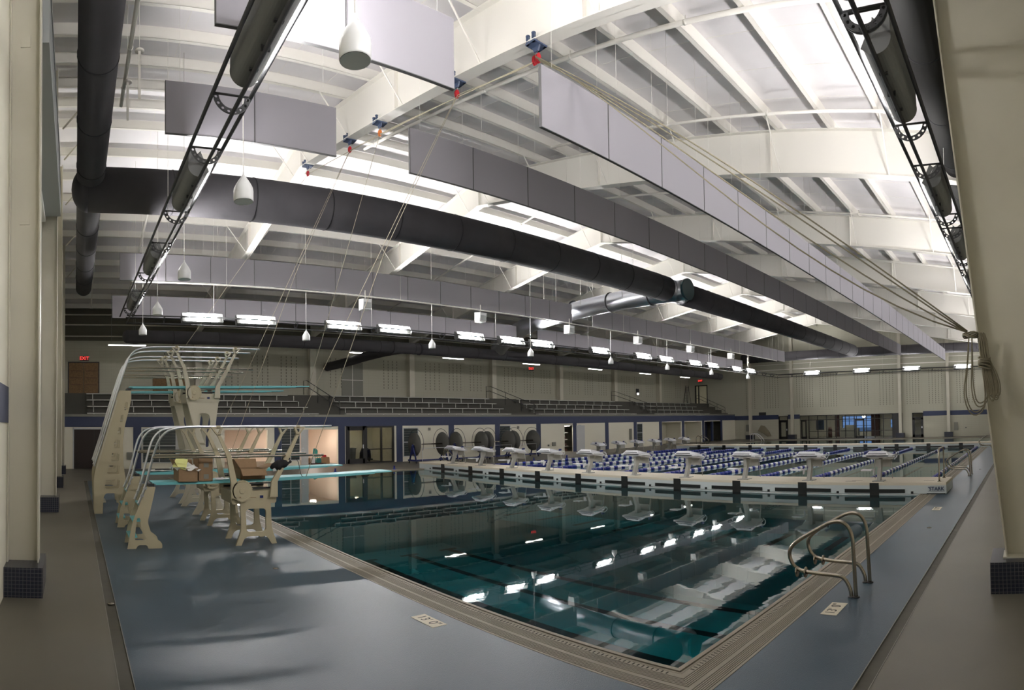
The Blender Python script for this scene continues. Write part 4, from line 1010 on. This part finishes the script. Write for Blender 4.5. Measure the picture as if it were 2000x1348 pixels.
m = MB(); m.box(XB - 3.2, XB - 3.0, 15.8, 19.4, 0, 2.4); m.box(XB - 3.2, XB - .2, 19.3, 19.4, 0, 2.4); m.box(XB - 3.2, XB - .2, 15.8, 15.9, 0, 2.4); m.box(XB - 3.2, XB - .2, 15.8, 19.4, 2.28, 2.4)
struct('wall_office', m, 'wall_left')
m = MB(); m.lathe([(.001, 0), (.12, 0), (.14, .05)], (XB - 1.6, 17.4, 2.22), 'Z', 14); tag(obj('recessed_downlight', m, mat('dim_downlight', (1, 1, 1), emit=(1, .85, .6), es=40)), 'small ceiling downlight behind the black glazed doors', 'lamp', 'downlights')
m = MB()
for a, b in ((48.2, 51.9), (52.2, 55.8)):
    m.box(XB - 2.2, XB - 2.0, a, b, 0, 2.3); m.box(XB - 2.2, XB - .2, a - .1, a, 0, 2.3); m.box(XB - 2.2, XB - .2, b, b + .1, 0, 2.3); m.box(XB - 2.2, XB - .2, a, b, 2.2, 2.3)
m.box(XB - 2.2, XB - 2.0, 34.5, 36, 0, 2.3)
struct('wall_recess', m, 'wall_left')
m = MB(); m.box(XB - 2.2, XB - 2.0, 56.2, 60.4, 0, 2.3); m.box(XB - .3, XB - .1, 58.2, 58.5, 0, 2.2); struct('wall_recess_dark', m, 'band')
m = MB(); m.box(XB - .12, XB - .05, -.03, 2.18, .02, 2.15); m.box(XB - .05, XB - .04, 1.06, 1.08, .02, 2.15, 1); struct('door_1', m, ['darkwood', 'black'])
m = MB(); m.box(XB - .05, XB + .02, -.10, -.03, 0, 2.24); m.box(XB - .05, XB + .02, 2.18, 2.25, 0, 2.24); m.box(XB - .05, XB + .02, -.1, 2.25, 2.15, 2.24); struct('trim_4', m, 'whiteframe')
def pane_window(n, y0, y1, z0, z1, cols, rows, blinds=True):
    m = MB(); w_ = .05
    m.box(XB, XB + .03, y0 - w_, y1 + w_, z0 - w_, z0); m.box(XB, XB + .03, y0 - w_, y1 + w_, z1, z1 + w_); m.box(XB, XB + .03, y0 - w_, y0, z0, z1); m.box(XB, XB + .03, y1, y1 + w_, z0, z1)
    for i in range(1, cols): y = y0 + (y1 - y0) * i / cols; m.box(XB, XB + .03, y - .02, y + .02, z0, z1)
    for i in range(1, rows): z = z0 + (z1 - z0) * i / rows; m.box(XB, XB + .03, y0, y1, z - .02, z + .02)
    f = struct('window_%d' % n, m, 'whiteframe')
    g = MB(); g.box(XB + .002, XB + .012, y0, y1, z0, z1); obj('window_glass', g, 'glassdark', f)
    if blinds:
        b = MB(); z = z0 + .12
        while z < z1: b.box(XB + .013, XB + .016, y0, y1, z, z + .012); z += .16
        obj('blind_slats', b, 'grey', f)
pane_window(1, 3.75, 5.55, .35, 2.15, 2, 2); pane_window(2, 11.75, 12.85, .35, 2.15, 2, 2)
pane_window(3, 19.95, 21.0, .35, 2.1, 1, 2); pane_window(4, 27.95, 28.9, .6, 2.15, 1, 1); pane_window(5, 44.2, 45.0, .5, 2.1, 1, 2)
pane_window(6, 36.3, 36.55, .6, 2.1, 1, 2, False)
for n, (a, b) in enumerate(((5.6, 6.9), (12.95, 13.4), (36.0, 37.0))):
    m = MB(); m.box(XB + .0, XB + .045, a, b, .04, 2.1); m.box(XB + .045, XB + .06, a + .06, a + .16, 1.0, 1.04, 1); struct('door_%d' % (n + 2), m, ['whiteframe', 'alu'])
# black glazed door front
t = thing('door_5', 'x', 'door', (XB, 17.5, 0)); t['kind'] = 'structure'
del t['label']; del t['category']
m = MB()
for a, b, c, d in ((15.85, 15.97, 0, 2.28), (17.15, 17.32, 0, 2.28), (19.13, 19.25, 0, 2.28), (15.97, 19.13, 2.18, 2.28), (15.97, 16.12, 0, 2.28), (17.02, 17.15, 0, 2.28), (15.97, 17.15, 0, .28), (15.97, 17.15, 2.02, 2.2), (17.32, 19.13, 0, .08), (17.32, 19.13, .82, .87), (18.28, 18.38, 0, 2.2)):
    m.box(XB - .10, XB + .02, a, b, c, d)
obj('door_frame', m, 'blackframe', t)
m = MB(); m.box(XB - .05, XB - .04, 15.97, 19.13, .05, 2.2); obj('door_glass', m, 'glass', t)
m = MB(); m.box(XB + .02, XB + .05, 17.0, 17.06, .92, 1.15); obj('door_handle', m, 'alu', t)
# clutter in the rooms
t = thing('wheeled_cart', 'dark cart with black bags behind the glazed black doors', 'cart', (XB - 1.4, 17.9, 0))
m = MB(); m.box(XB - 1.7, XB - 1.1, 17.55, 18.3, .12, .2); random.seed(5)
for i in range(5): m.tube([(XB - 1.4 + random.uniform(-.1, .1), 17.6 + .15 * i, .2), (XB - 1.4, 17.65 + .13 * i, .55 + .12 * (i % 3)), (XB - 1.4, 17.8, 1.0)], [.11, .13, .07], 7)
obj('cart_load', m, 'cloth', t)
for y in (17.6, 18.2): m = MB(); m.lathe([(.001, -.02), (.07, -.02), (.07, .02), (.001, .02)], (XB - 1.4, y, .07), 'X', 12); obj('cart_wheel', m, 'black', t)
m = MB(); m.plate(rounded([(16.3, 0), (16.95, 0), (17.0, .85), (16.25, .85)], .05), [], 'X', XB - 1.5, XB - .9); m.box(XB - 1.52, XB - .88, 16.22, 17.02, .85, .92); tag(obj('waste_bin', m, 'grey'), 'dark bin standing behind the glass of the black door', 'bin')
def clutter(name, label, cat, x, y, dx, dy, z0, z1, mt):
    m = MB(); m.plate(rounded([(y - dy / 2, z0), (y + dy / 2, z0), (y + dy / 2 * .9, z1), (y - dy / 2 * .95, z1)], .04, 2), [], 'X', x - dx / 2, x + dx / 2); m.box(x - dx / 2 - .01, x + dx / 2 + .01, y - dy / 2 * .9, y + dy / 2 * .85, z1 - .03, z1); tag(obj(name, m, mt), label, cat)
clutter('cardboard_box', 'low brown carton on the floor at the left of the peach room clutter', 'box', XB - 1.1, 13.75, .4, .35, 0, .36, 'card')
clutter('white_bucket', 'small white box on the floor of the peach room', 'box', XB - .9, 14.05, .3, .2, 0, .42, 'white')
clutter('pallet', 'flat dark pallet under the clutter in the peach room', 'pallet', XB - 1.0, 14.3, .8, 1.2, 0, .07, 'brick')
clutter('teal_crate', 'small teal crate low in the peach room clutter', 'crate', XB - .9, 14.42, .3, .3, .08, .36, 'teal')
clutter('tied_sack', 'bulging brown sack on the floor at the right of the peach room clutter', 'sack', XB - .8, 14.85, .4, .42, 0, .42, 'card')
clutter('red_bag', 'red and white bag lying on the sack in the peach room', 'bag', XB - .75, 14.75, .2, .22, .42, .55, 'red')
t = thing('plastic_chair', 'teal plastic chair back standing above the clutter in the peach room', 'chair', (XB - 1.3, 14.45, 0))
m = MB(); m.plate(rounded([(14.28, .52), (14.60, .50), (14.62, .80), (14.50, .92), (14.34, .93)], .05), [], 'X', XB - 1.45, XB - 1.42); obj('backrest', m, 'teal', t)
m = MB(); m.box(XB - 1.45, XB - 1.0, 14.26, 14.66, .42, .45); obj('seat', m, 'teal', t)
for x, y in ((XB - 1.42, 14.3), (XB - 1.42, 14.6), (XB - 1.05, 14.3), (XB - 1.05, 14.6)):
    m = MB(); m.tube([(x, y, 0), (x, y, .43)], .012, 6); obj('leg', m, 'black', t)
# storage shelf through the open doorway
t = thing('storage_shelf', 'loaded storage shelf seen through the open white door', 'shelf', (XB - 1.2, 35.2, 0))
for z in (.4, .95, 1.5):
    m = MB(); m.box(XB - 1.7, XB - 1.1, 34.6, 36.2, z, z + .03); obj('shelf_board', m, 'whiteframe', t)
m = MB(); random.seed(2)
for z in (0, .43, .98):
    y = 34.65
    while y < 36: d = random.uniform(.15, .3); m.box(XB - 1.6, XB - 1.2, y, y + d, z, z + random.uniform(.15, .42)); y += d + .02
obj('stored_goods', m, 'brick', t)
m = MB(); m.box(XB - 1.4, XB - .6, 34.7, 35.9, 2.05, 2.08); tag(obj('ceiling_lamp', m, mat('store_lamp', (1, 1, 1), emit=(1, .9, .8), es=14)), 'bright lamp at the ceiling of the shelf store', 'lamp')
# small wall fittings
for i, (y, z, dy, dz) in enumerate(((3.0, .5, .3, .4), (33.4, .55, .35, .3), (43.2, .7, .3, 1.0), (32.8, .55, .12, .12), (21.9, 1.95, .14, .18), (29.7, 1.95, .14, .18))):
    m = MB(); m.box(XB, XB + .08, y - dy / 2, y + dy / 2, z, z + dz); m.box(XB + .08, XB + .09, y - dy / 3, y + dy / 3, z + dz * .15, z + dz * .5)
    tag(obj('wall_box', m, 'grey'), 'small grey fitting on the wall under the bleachers, %s from the left' % ORD[[0, 4, 5, 3, 1, 2][i]], 'fitting', 'fittings under the bleachers')

# ================================================================== bleachers
m = MB()
for k in range(5):
    x = XB - .05 - .85 * k; z = 2.72 + .40 * k if k else 2.84
    m.box(XU, x, YN, YF - .02, 2.3 if k == 0 else 2.72 + .40 * (k - 1), z)
struct('floor_bleacher_steps', m, 'bleach')
SEC = [(.7, 14.0), (16.2, 29.6), (32.4, 45.0), (48.2, 58.6)]
for i, (a, b) in enumerate(SEC):
    t = thing('bleacher_section', 'grey four-row bleacher section with metal planks, %s from the left' % ORD[i], 'bleachers', (XB - 1.2, (a + b) / 2, 2.84), 'bleacher sections')
    for k in range(4):
        x = XB - .72 - .85 * k; z = 3.02 + .41 * k
        m = MB(); m.box(x - .13, x + .13, a + .25 * (3 - k) * 0, b - .0 + .35 * (k - 1) * (-1 if i == 0 else 0), z, z + .045); obj('seat_plank', m, 'plank', t)
        m = MB(); y = a + .35
        while y < b: m.box(x + .04, x + .095, y, y + .045, z - .34, z); y += 1.15
        m.box(x + .06, x + .07, a, b, z - .36, z - .12, 1); obj('seat_brackets', m, ['plank', 'bleach'], t)
for i, (ya, yb) in enumerate(((14.7, 15.9), (29.9, 32.3), (45.4, 48.8), (61.0, 62.8))):
    t = thing('stair_handrail', 'dark sloping handrail beside a bleacher aisle, %s from the left' % ORD[i], 'handrail', (XB - 3.6, ya, 4.35), 'aisle handrails')
    for dz in (0, -.38):
        m = MB(); m.tube([(XB - 3.9, ya, 4.38), (XB - 3.9, ya, 5.28 + dz), (XB - 3.5, ya + .05, 5.28 + dz), (XB - .9, yb, 3.78 + dz)], .022, 6); obj('rail', m, 'black', t)
    for f in (.35, .7, 1.0):
        x = XB - 3.5 + 2.6 * f; y = ya + .05 + (yb - ya - .05) * f; z = 5.28 - 1.5 * f; m = MB(); m.tube([(x, y, z), (x, y, z - .95)], .018, 6); obj('post', m, 'black', t)
# back wall fittings: doors, louvred panels, exit signs
m = MB()
for a, b in ((-.38, .56), (.59, 1.53)):
    m.box(XU, XU + .06, a, b, 4.36, 6.45); 
    for zz in (5.0, 5.45, 5.9): m.box(XU + .06, XU + .08, a + .1, b - .1, zz, zz + .04, 1)
struct('door_6', m, ['osb', 'wood'])
m = MB(); m.box(XU, XU + .03, -.45, -.38, 4.36, 6.52); m.box(XU, XU + .03, 1.53, 1.6, 4.36, 6.52); m.box(XU, XU + .03, -.45, 1.6, 6.45, 6.52); struct('trim_5', m, 'black')
m = MB(); m.box(XU, XU + .05, 5.1, 7.3, 4.36, 5.5); struct('door_7', m, 'osb')
for n, (a, b) in enumerate(((18.6, 20.3),)):
    m = MB(); m.box(XU, XU + .05, a, b, 4.36, 6.9); m.box(XU + .05, XU + .07, (a + b) / 2 - .02, (a + b) / 2 + .02, 4.36, 6.9, 1); m.box(XU + .05, XU + .07, a, b, 5.6, 5.64, 1); struct('window_7', m, ['grey', 'purlin'])
def exit_sign(loc, ax, label, red=True):
    t = thing('exit_sign', label, 'exit sign', loc, 'exit signs'); x, y, z = loc
    m = MB(); m.box(x, x + .06, y - .28, y + .28, z, z + .32) if ax == 'X' else m.box(x - .28, x + .28, y - .06, y, z, z + .32); obj('sign_case', m, 'black', t)
    mt = (Matrix.Translation((x + .063, y, z + .16)) @ Matrix.Rotation(pi / 2, 4, 'Z') @ Matrix.Rotation(pi / 2, 4, 'X')) if ax == 'X' else (Matrix.Translation((x, y - .063, z + .16)) @ Matrix.Rotation(pi / 2, 4, 'X'))
    m = MB(); m.text('EXIT', .30, mt, 0, .003); obj('sign_letters', m, 'signred', t)
exit_sign((XU, .62, 6.58), 'X', 'small red EXIT sign above the brown upper door at the far left')
exit_sign((XU + .45, 36.6, 7.0), 'X', 'small red EXIT sign on the wall above the middle bleachers')
exit_sign((-37.6, YF, 7.0), 'Y', 'small red EXIT sign above the upper doorway at the end of the bleachers')
m = MB(); m.box(XU, XU + .1, 52.6, 53.0, 5.2, 5.9); m.box(XU + .1, XU + .12, 52.65, 52.95, 5.25, 5.45, 1); tag(obj('wall_lantern', m, ['black', 'tube']), 'small lit fitting on the wall above the third bleacher section', 'lamp')
# end of the bleachers: far upper doorway with step ladder
m = MB()
for a, b, c, d in ((-38.4, -38.3, 4.35, 6.6), (-36.75, -36.65, 4.35, 6.6), (-38.4, -36.65, 6.5, 6.6), (-37.95, -37.88, 4.35, 6.5)): m.box(a, b, YF - .05, YF + .15, c, d)
struct('door_8', m, 'blackframe')
m = MB(); m.box(XU - .2, -35.8, YF + .2, YF + 2.5, 7, 7.1); m.box(XU - .3, XU, YF + .2, YF + 2.5, 4.2, 7.1); m.box(-35.9, -35.7, YF + .2, YF + 2.5, 4.2, 7.1); m.box(XU, -36, YF + 2.4, YF + 2.5, 4.3, 7); m.box(XU, -36, YF + .2, YF + 2.5, 4.2, 4.35); struct('wall_upper_lobby', m, 'wall_left')
m = MB(); m.box(-37.6, -37.3, YF + 1.0, YF + 1.3, 6.9, 6.93); tag(obj('ceiling_lamp', m, 'tube'), 'ceiling lamp beyond the upper doorway at the bleacher end', 'lamp')
t = thing('step_ladder', 'dark step ladder standing beside the upper doorway at the bleacher end', 'ladder', (-38.8, 62.3, 4.35))
for sx in (-1, 1):
    m = MB(); m.tube([(-38.8 + sx * .28, 61.9, 4.35), (-38.8 + sx * .16, 62.3, 6.6)], .03, 6); m.tube([(-38.8 + sx * .28, 62.7, 4.35), (-38.8 + sx * .16, 62.3, 6.6)], .025, 6); obj('side_rail', m, 'black', t)
for k in range(6):
    m = MB(); m.box(-39.05 + .02 * k, -38.55 - .02 * k, 61.92 + .06 * k, 62.02 + .06 * k, 4.7 + .33 * k, 4.73 + .33 * k); obj('step', m, 'grey', t)

# ================================================================== glazed lobby in the far wall
t = thing('window_8', 'x', 'x', (-18.5, YF, 0)); del t['label']; del t['category']; t['kind'] = 'structure'
m = MB(); y0, y1 = YF + .02, YF + .12
XM = [-24.75, -23.7, -22.65, -21.6, -20.5, -19.42, -18.4, -17.05, -16.1, -15.15, -14.12]
for x in XM: m.box(x - .04, x + .04, y0, y1, 0, 2.62)
for za, zb_ in ((2.54, 2.62), (2.06, 2.13)): m.box(-24.75, -14.1, y0, y1, za, zb_)
m.box(-23.7, -18.4, y0, y1, .0, .07); m.box(-23.7, -18.4, y0, y1, .78, .84); m.box(-17.05, -14.1, y0, y1, .78, .84)
for a, b in ((-24.62, -24.0), (-18.3, -17.3)):
    m.box(a, a + .12, y0, y1, 0, 2.06); m.box(b - .12, b, y0, y1, 0, 2.06); m.box(a, b, y0, y1, 0, .25); m.box(a, b, y0, y1, 1.93, 2.06)
obj('curtain_wall_frame', m, 'blackframe', t)
m = MB(); m.box(-24.7, -14.1, YF + .06, YF + .065, .03, 2.58); obj('curtain_wall_glass', m, 'glass', t)
def door_leaf(n, a, b, h=2.6):
    m = MB()
    for p, q, c, d in ((a, a + .1, 0, h), (b - .1, b, 0, h), (a, b, h - .08, h), (a, b, 2.05, 2.15), (a + .1, a + .27, 0, 2.05), (b - .27, b - .1, 0, 2.05), (a, b, 0, .28), (a, b, 1.88, 2.05)): m.box(p, q, YF - .02, YF + .1, c, d)
    f = struct('door_%d' % n, m, 'blackframe'); g = MB(); g.box(a + .1, b - .1, YF + .03, YF + .035, .2, h - .08); obj('door_glass', g, 'glass', f)
    b2 = MB(); b2.box(b - .2, b - .1, YF - .07, YF - .03, .95, 1.15); obj('door_handle', b2, 'alu', f)
door_leaf(9, -27.35, -26.2); door_leaf(10, -11.95, -10.75)
m = MB(); m.box(-14.1, -13.0, YF + .02, YF + .15, 0, 2.62); struct('wall_lobby_pier', m, 'blackframe')
m = MB(); LB = YF + 7.0
m.box(-28.5, -9.5, YF + .2, LB + .3, -.3, 0)
struct('floor_lobby', m, 'lobbyfloor')
m = MB()
m.box(-28.5, -21.9, LB, LB + .2, 0, 3); m.box(-18.2, -15.9, LB, LB + .2, 0, 3); m.box(-14.3, -9.5, LB, LB + .2, 0, 3); m.box(-21.9, -18.2, LB, LB + .2, 0, .55); m.box(-21.9, -18.2, LB, LB + .2, 2.45, 3)
m.box(-15.9, -14.3, LB, LB + .2, 0, .9); m.box(-15.9, -14.3, LB, LB + .2, 1.9, 3)
m.box(-28.5, -28.3, YF + .2, LB, 0, 3); m.box(-9.7, -9.5, YF + .2, LB, 0, 3)
struct('wall_lobby_back', m, 'wall_left')
m = MB(); m.box(-28.5, -9.5, YF + .2, LB + .2, 2.9, 3.0); struct('ceiling_lobby', m, 'roof')
m = MB()
for x in (-21.9, -21.05, -20.15, -19.2, -18.25): m.box(x - .03, x + .03, LB - .02, LB + .06, .55, 2.45)
for z in (.55, 1.25, 1.85, 2.42): m.box(-21.9, -18.2, LB - .02, LB + .06, z - .025, z + .025)
m.box(-15.9, -14.3, LB - .02, LB + .06, 1.38, 1.42)
struct('window_9', m, 'blackframe')
m = MB(); m.box(-22.3, -21.85, LB - 1.8, LB - 1.4, 0, 2.88); tag(obj('brick_pier', m, 'brick'), 'dark brick pier left of the blue dusk window in the lobby', 'pier')
m = MB(); m.box(-18.15, -17.2, LB - .6, LB - .1, 0, 2.88); tag(obj('brick_pier', m, 'brick'), 'dark brick pier right of the blue dusk window in the lobby', 'pier')
m = MB(); m.box(-21.1, -19.0, YF + 3.6, YF + 4.3, 0, 1.05); m.plate([(-20.7, 1.05), (-19.3, 1.05), (-19.4, 1.4), (-20.6, 1.4)], [], 'Y', YF + 3.7, YF + 4.1); tag(obj('reception_desk', m, 'grey'), 'dark reception desk silhouetted against the blue lobby window', 'desk')
m = MB(); m.box(-23.6, -22.7, YF + 2.2, YF + 2.3, .95, 2.0); m.box(-23.62, -22.68, YF + 2.3, YF + 2.34, .9, 2.05, 1); tag(obj('notice_screen', m, [mat('blue_grey_screen', (.06, .10, .17), .3), 'grey']), 'blue-grey screen hanging inside the lobby at the left', 'screen')
m = MB(); m.tube([(-22.2, YF + 3, 0), (-22.2, YF + 3, .8)], .25, 10); m.tube([(-22.2, YF + 3, .8), (-22.2, YF + 3, 1.2)], [.28, .18], 10); tag(obj('lobby_stand', m, 'brick'), 'brown stand on the lobby floor left of the desk', 'stand')
t = thing('street_lamp', 'glowing globe lamp on a post outside the lobby window', 'lamp', (-20.15, LB + 3.5, 0))
m = MB(); m.tube([(-20.15, LB + 3.5, 0), (-20.15, LB + 3.5, 2.2)], .06, 8); obj('lamp_post', m, 'black', t)
m = MB(); m.lathe([(.02, -.22), (.16, -.15), (.24, 0), (.16, .15), (.02, .22)], (-20.15, LB + 3.5, 2.38), 'Z', 14); obj('lamp_globe', m, 'globe', t)
m = MB(); m.box(-60, 30, LB + .5, LB + 60, -.35, -.05); struct('floor_outside', m, 'floor')
m = MB(); m.box(-24, -16.5, YF + 2.4, YF + 3.0, 2.86, 2.895); tag(obj('lobby_ceiling_lamp', m, mat('lobby_lamp', (1, 1, 1), emit=(1, .93, .82), es=6)), 'soft strip lamp on the lobby ceiling', 'lamp')
# fittings on the far wall
for i, (x, z, dx, dz, mt) in enumerate(((-31.3, .9, .35, .8, 'grey'), (-29.35, 2.75, .85, .35, 'black'), (-7.25, .65, .4, .85, 'grey'), (-6.2, .85, .1, .12, 'black'))):
    m = MB(); m.box(x - dx / 2, x + dx / 2, YF - .13, YF - .013, z, z + dz); m.box(x - dx / 3, x + dx / 3, YF - .15, YF - .13, z + dz * .1, z + dz * .3)
    tag(obj('wall_fitting', m, mt), ('grey wall cabinet at the left end of the far wall', 'small black board high at the left of the far wall', 'grey wall cabinet at the right part of the far wall', 'tiny black box on the far wall beside the grey cabinet')[i], 'fitting')
m = MB(); m.plate([(-29.9, .95), (-29.5, 1.6), (-29.1, 1.5), (-28.5, .8), (-28.3, .35), (-28.7, .3), (-29.3, .7)], [], 'Y', YF - .25, YF - .013); tag(obj('leaning_canvas', m, 'ropedark'), 'folded olive canvas slung against the left part of the far wall', 'canvas')
m = MB()
for a in (-28.2, -27.9): m.tube(smooth([(a - .1, 58, 0), (a - .1, 58, .8), (a + .5, 58.0, .8), (a + 1.1, 58, .25), (a + 1.2, 58, 0)], 1), .03, 6)
tag(obj('stair_rails', m, 'white'), 'small pale handrails at the far left corner of the pool', 'handrail')

# ================================================================== lane-line reels on the left deck
def reel(y0, y1, label):
    t = thing('lane_line_reel', label, 'reel', (-31, (y0 + y1) / 2, 0), 'lane-line storage reels'); zc = 1.14; R = .72
    for y in (y0, y1):
        m = MB(); m.lathe([(.001, -.015), (R, -.015), (R, .015), (.001, .015)], (-31, y, zc), 'Y', 36); obj('disc', m, 'reel', t)
        m = MB(); s = .10 if y == y0 else -.10; m.tube([(-31 + (R + .14) * cos(a), y + s, zc + .06 + (R + .14) * sin(a)) for a in [-.5 + (pi + 1) * i / 30 for i in range(31)]], .014, 6); obj('guard_hoop', m, 'black', t)
        m = MB(); s = -.12 if y == y0 else .12
        m.tube([(-31.35, y + s, .2), (-31, y + s, zc)], .05, 6); m.tube([(-30.65, y + s, .2), (-31, y + s, zc)], .05, 6); m.cbox((-31, y + s, .18), (.95, .12, .09)); m.cbox((-31, y + s, .8), (.22, .1, .5)); obj('end_stand', m, 'navy', t)
        for x in (-31.4, -30.6):
            m = MB(); m.lathe([(.02, -.02), (.06, -.02), (.06, .02), (.02, .02)], (x, y + s, .06), 'Y', 12); m.cbox((x, y + s, .12), (.05, .06, .07)); obj('caster', m, 'black', t)
    m = MB(); m.tube([(-31, y0 - .15, zc), (-31, y1 + .15, zc)], .04, 8); obj('axle', m, 'steelbr', t)
    m = MB(); m.cbox((-31, (y0 + y1) / 2, .17), (.08, y1 - y0, .08)); obj('base_bar', m, 'navy', t)
    m = MB(); m.tube([(-30.45, y0 + .2, .02), (-30.45, y0 + .2, .92), (-30.45, y1 - .2, .92), (-30.45, y1 - .2, .02)], .015, 6); obj('side_bar', m, 'alu', t)
reel(19.5, 21.55, 'grey two-disc lane-line reel on a blue wheeled stand, leftmost of the four')
reel(22.6, 24.65, 'grey two-disc lane-line reel on a blue wheeled stand, second from the left')
reel(25.15, 27.0, 'grey two-disc lane-line reel on a blue wheeled stand, third from the left')
reel(27.45, 29.3, 'grey two-disc lane-line reel on a blue wheeled stand, rightmost of the four')
# small blue cones on the pool edge
for i, (x, y) in enumerate(((-27.45, 12.6), (-27.45, 16.0), (-27.45, 19.0), (-27.45, 26.0), (-27.45, 29.0))):
    m = MB(); m.lathe([(.11, 0), (.11, .015), (.06, .02), (.035, .14), (.05, .15), (.05, .18), (.001, .19)], (x, y, 0), 'Z', 10); tag(obj('blue_anchor_cap', m, 'lblue'), 'small blue cap on the pool edge below the bleachers, %s from the left' % ORD[i], 'cap', 'blue caps on the pool edge')
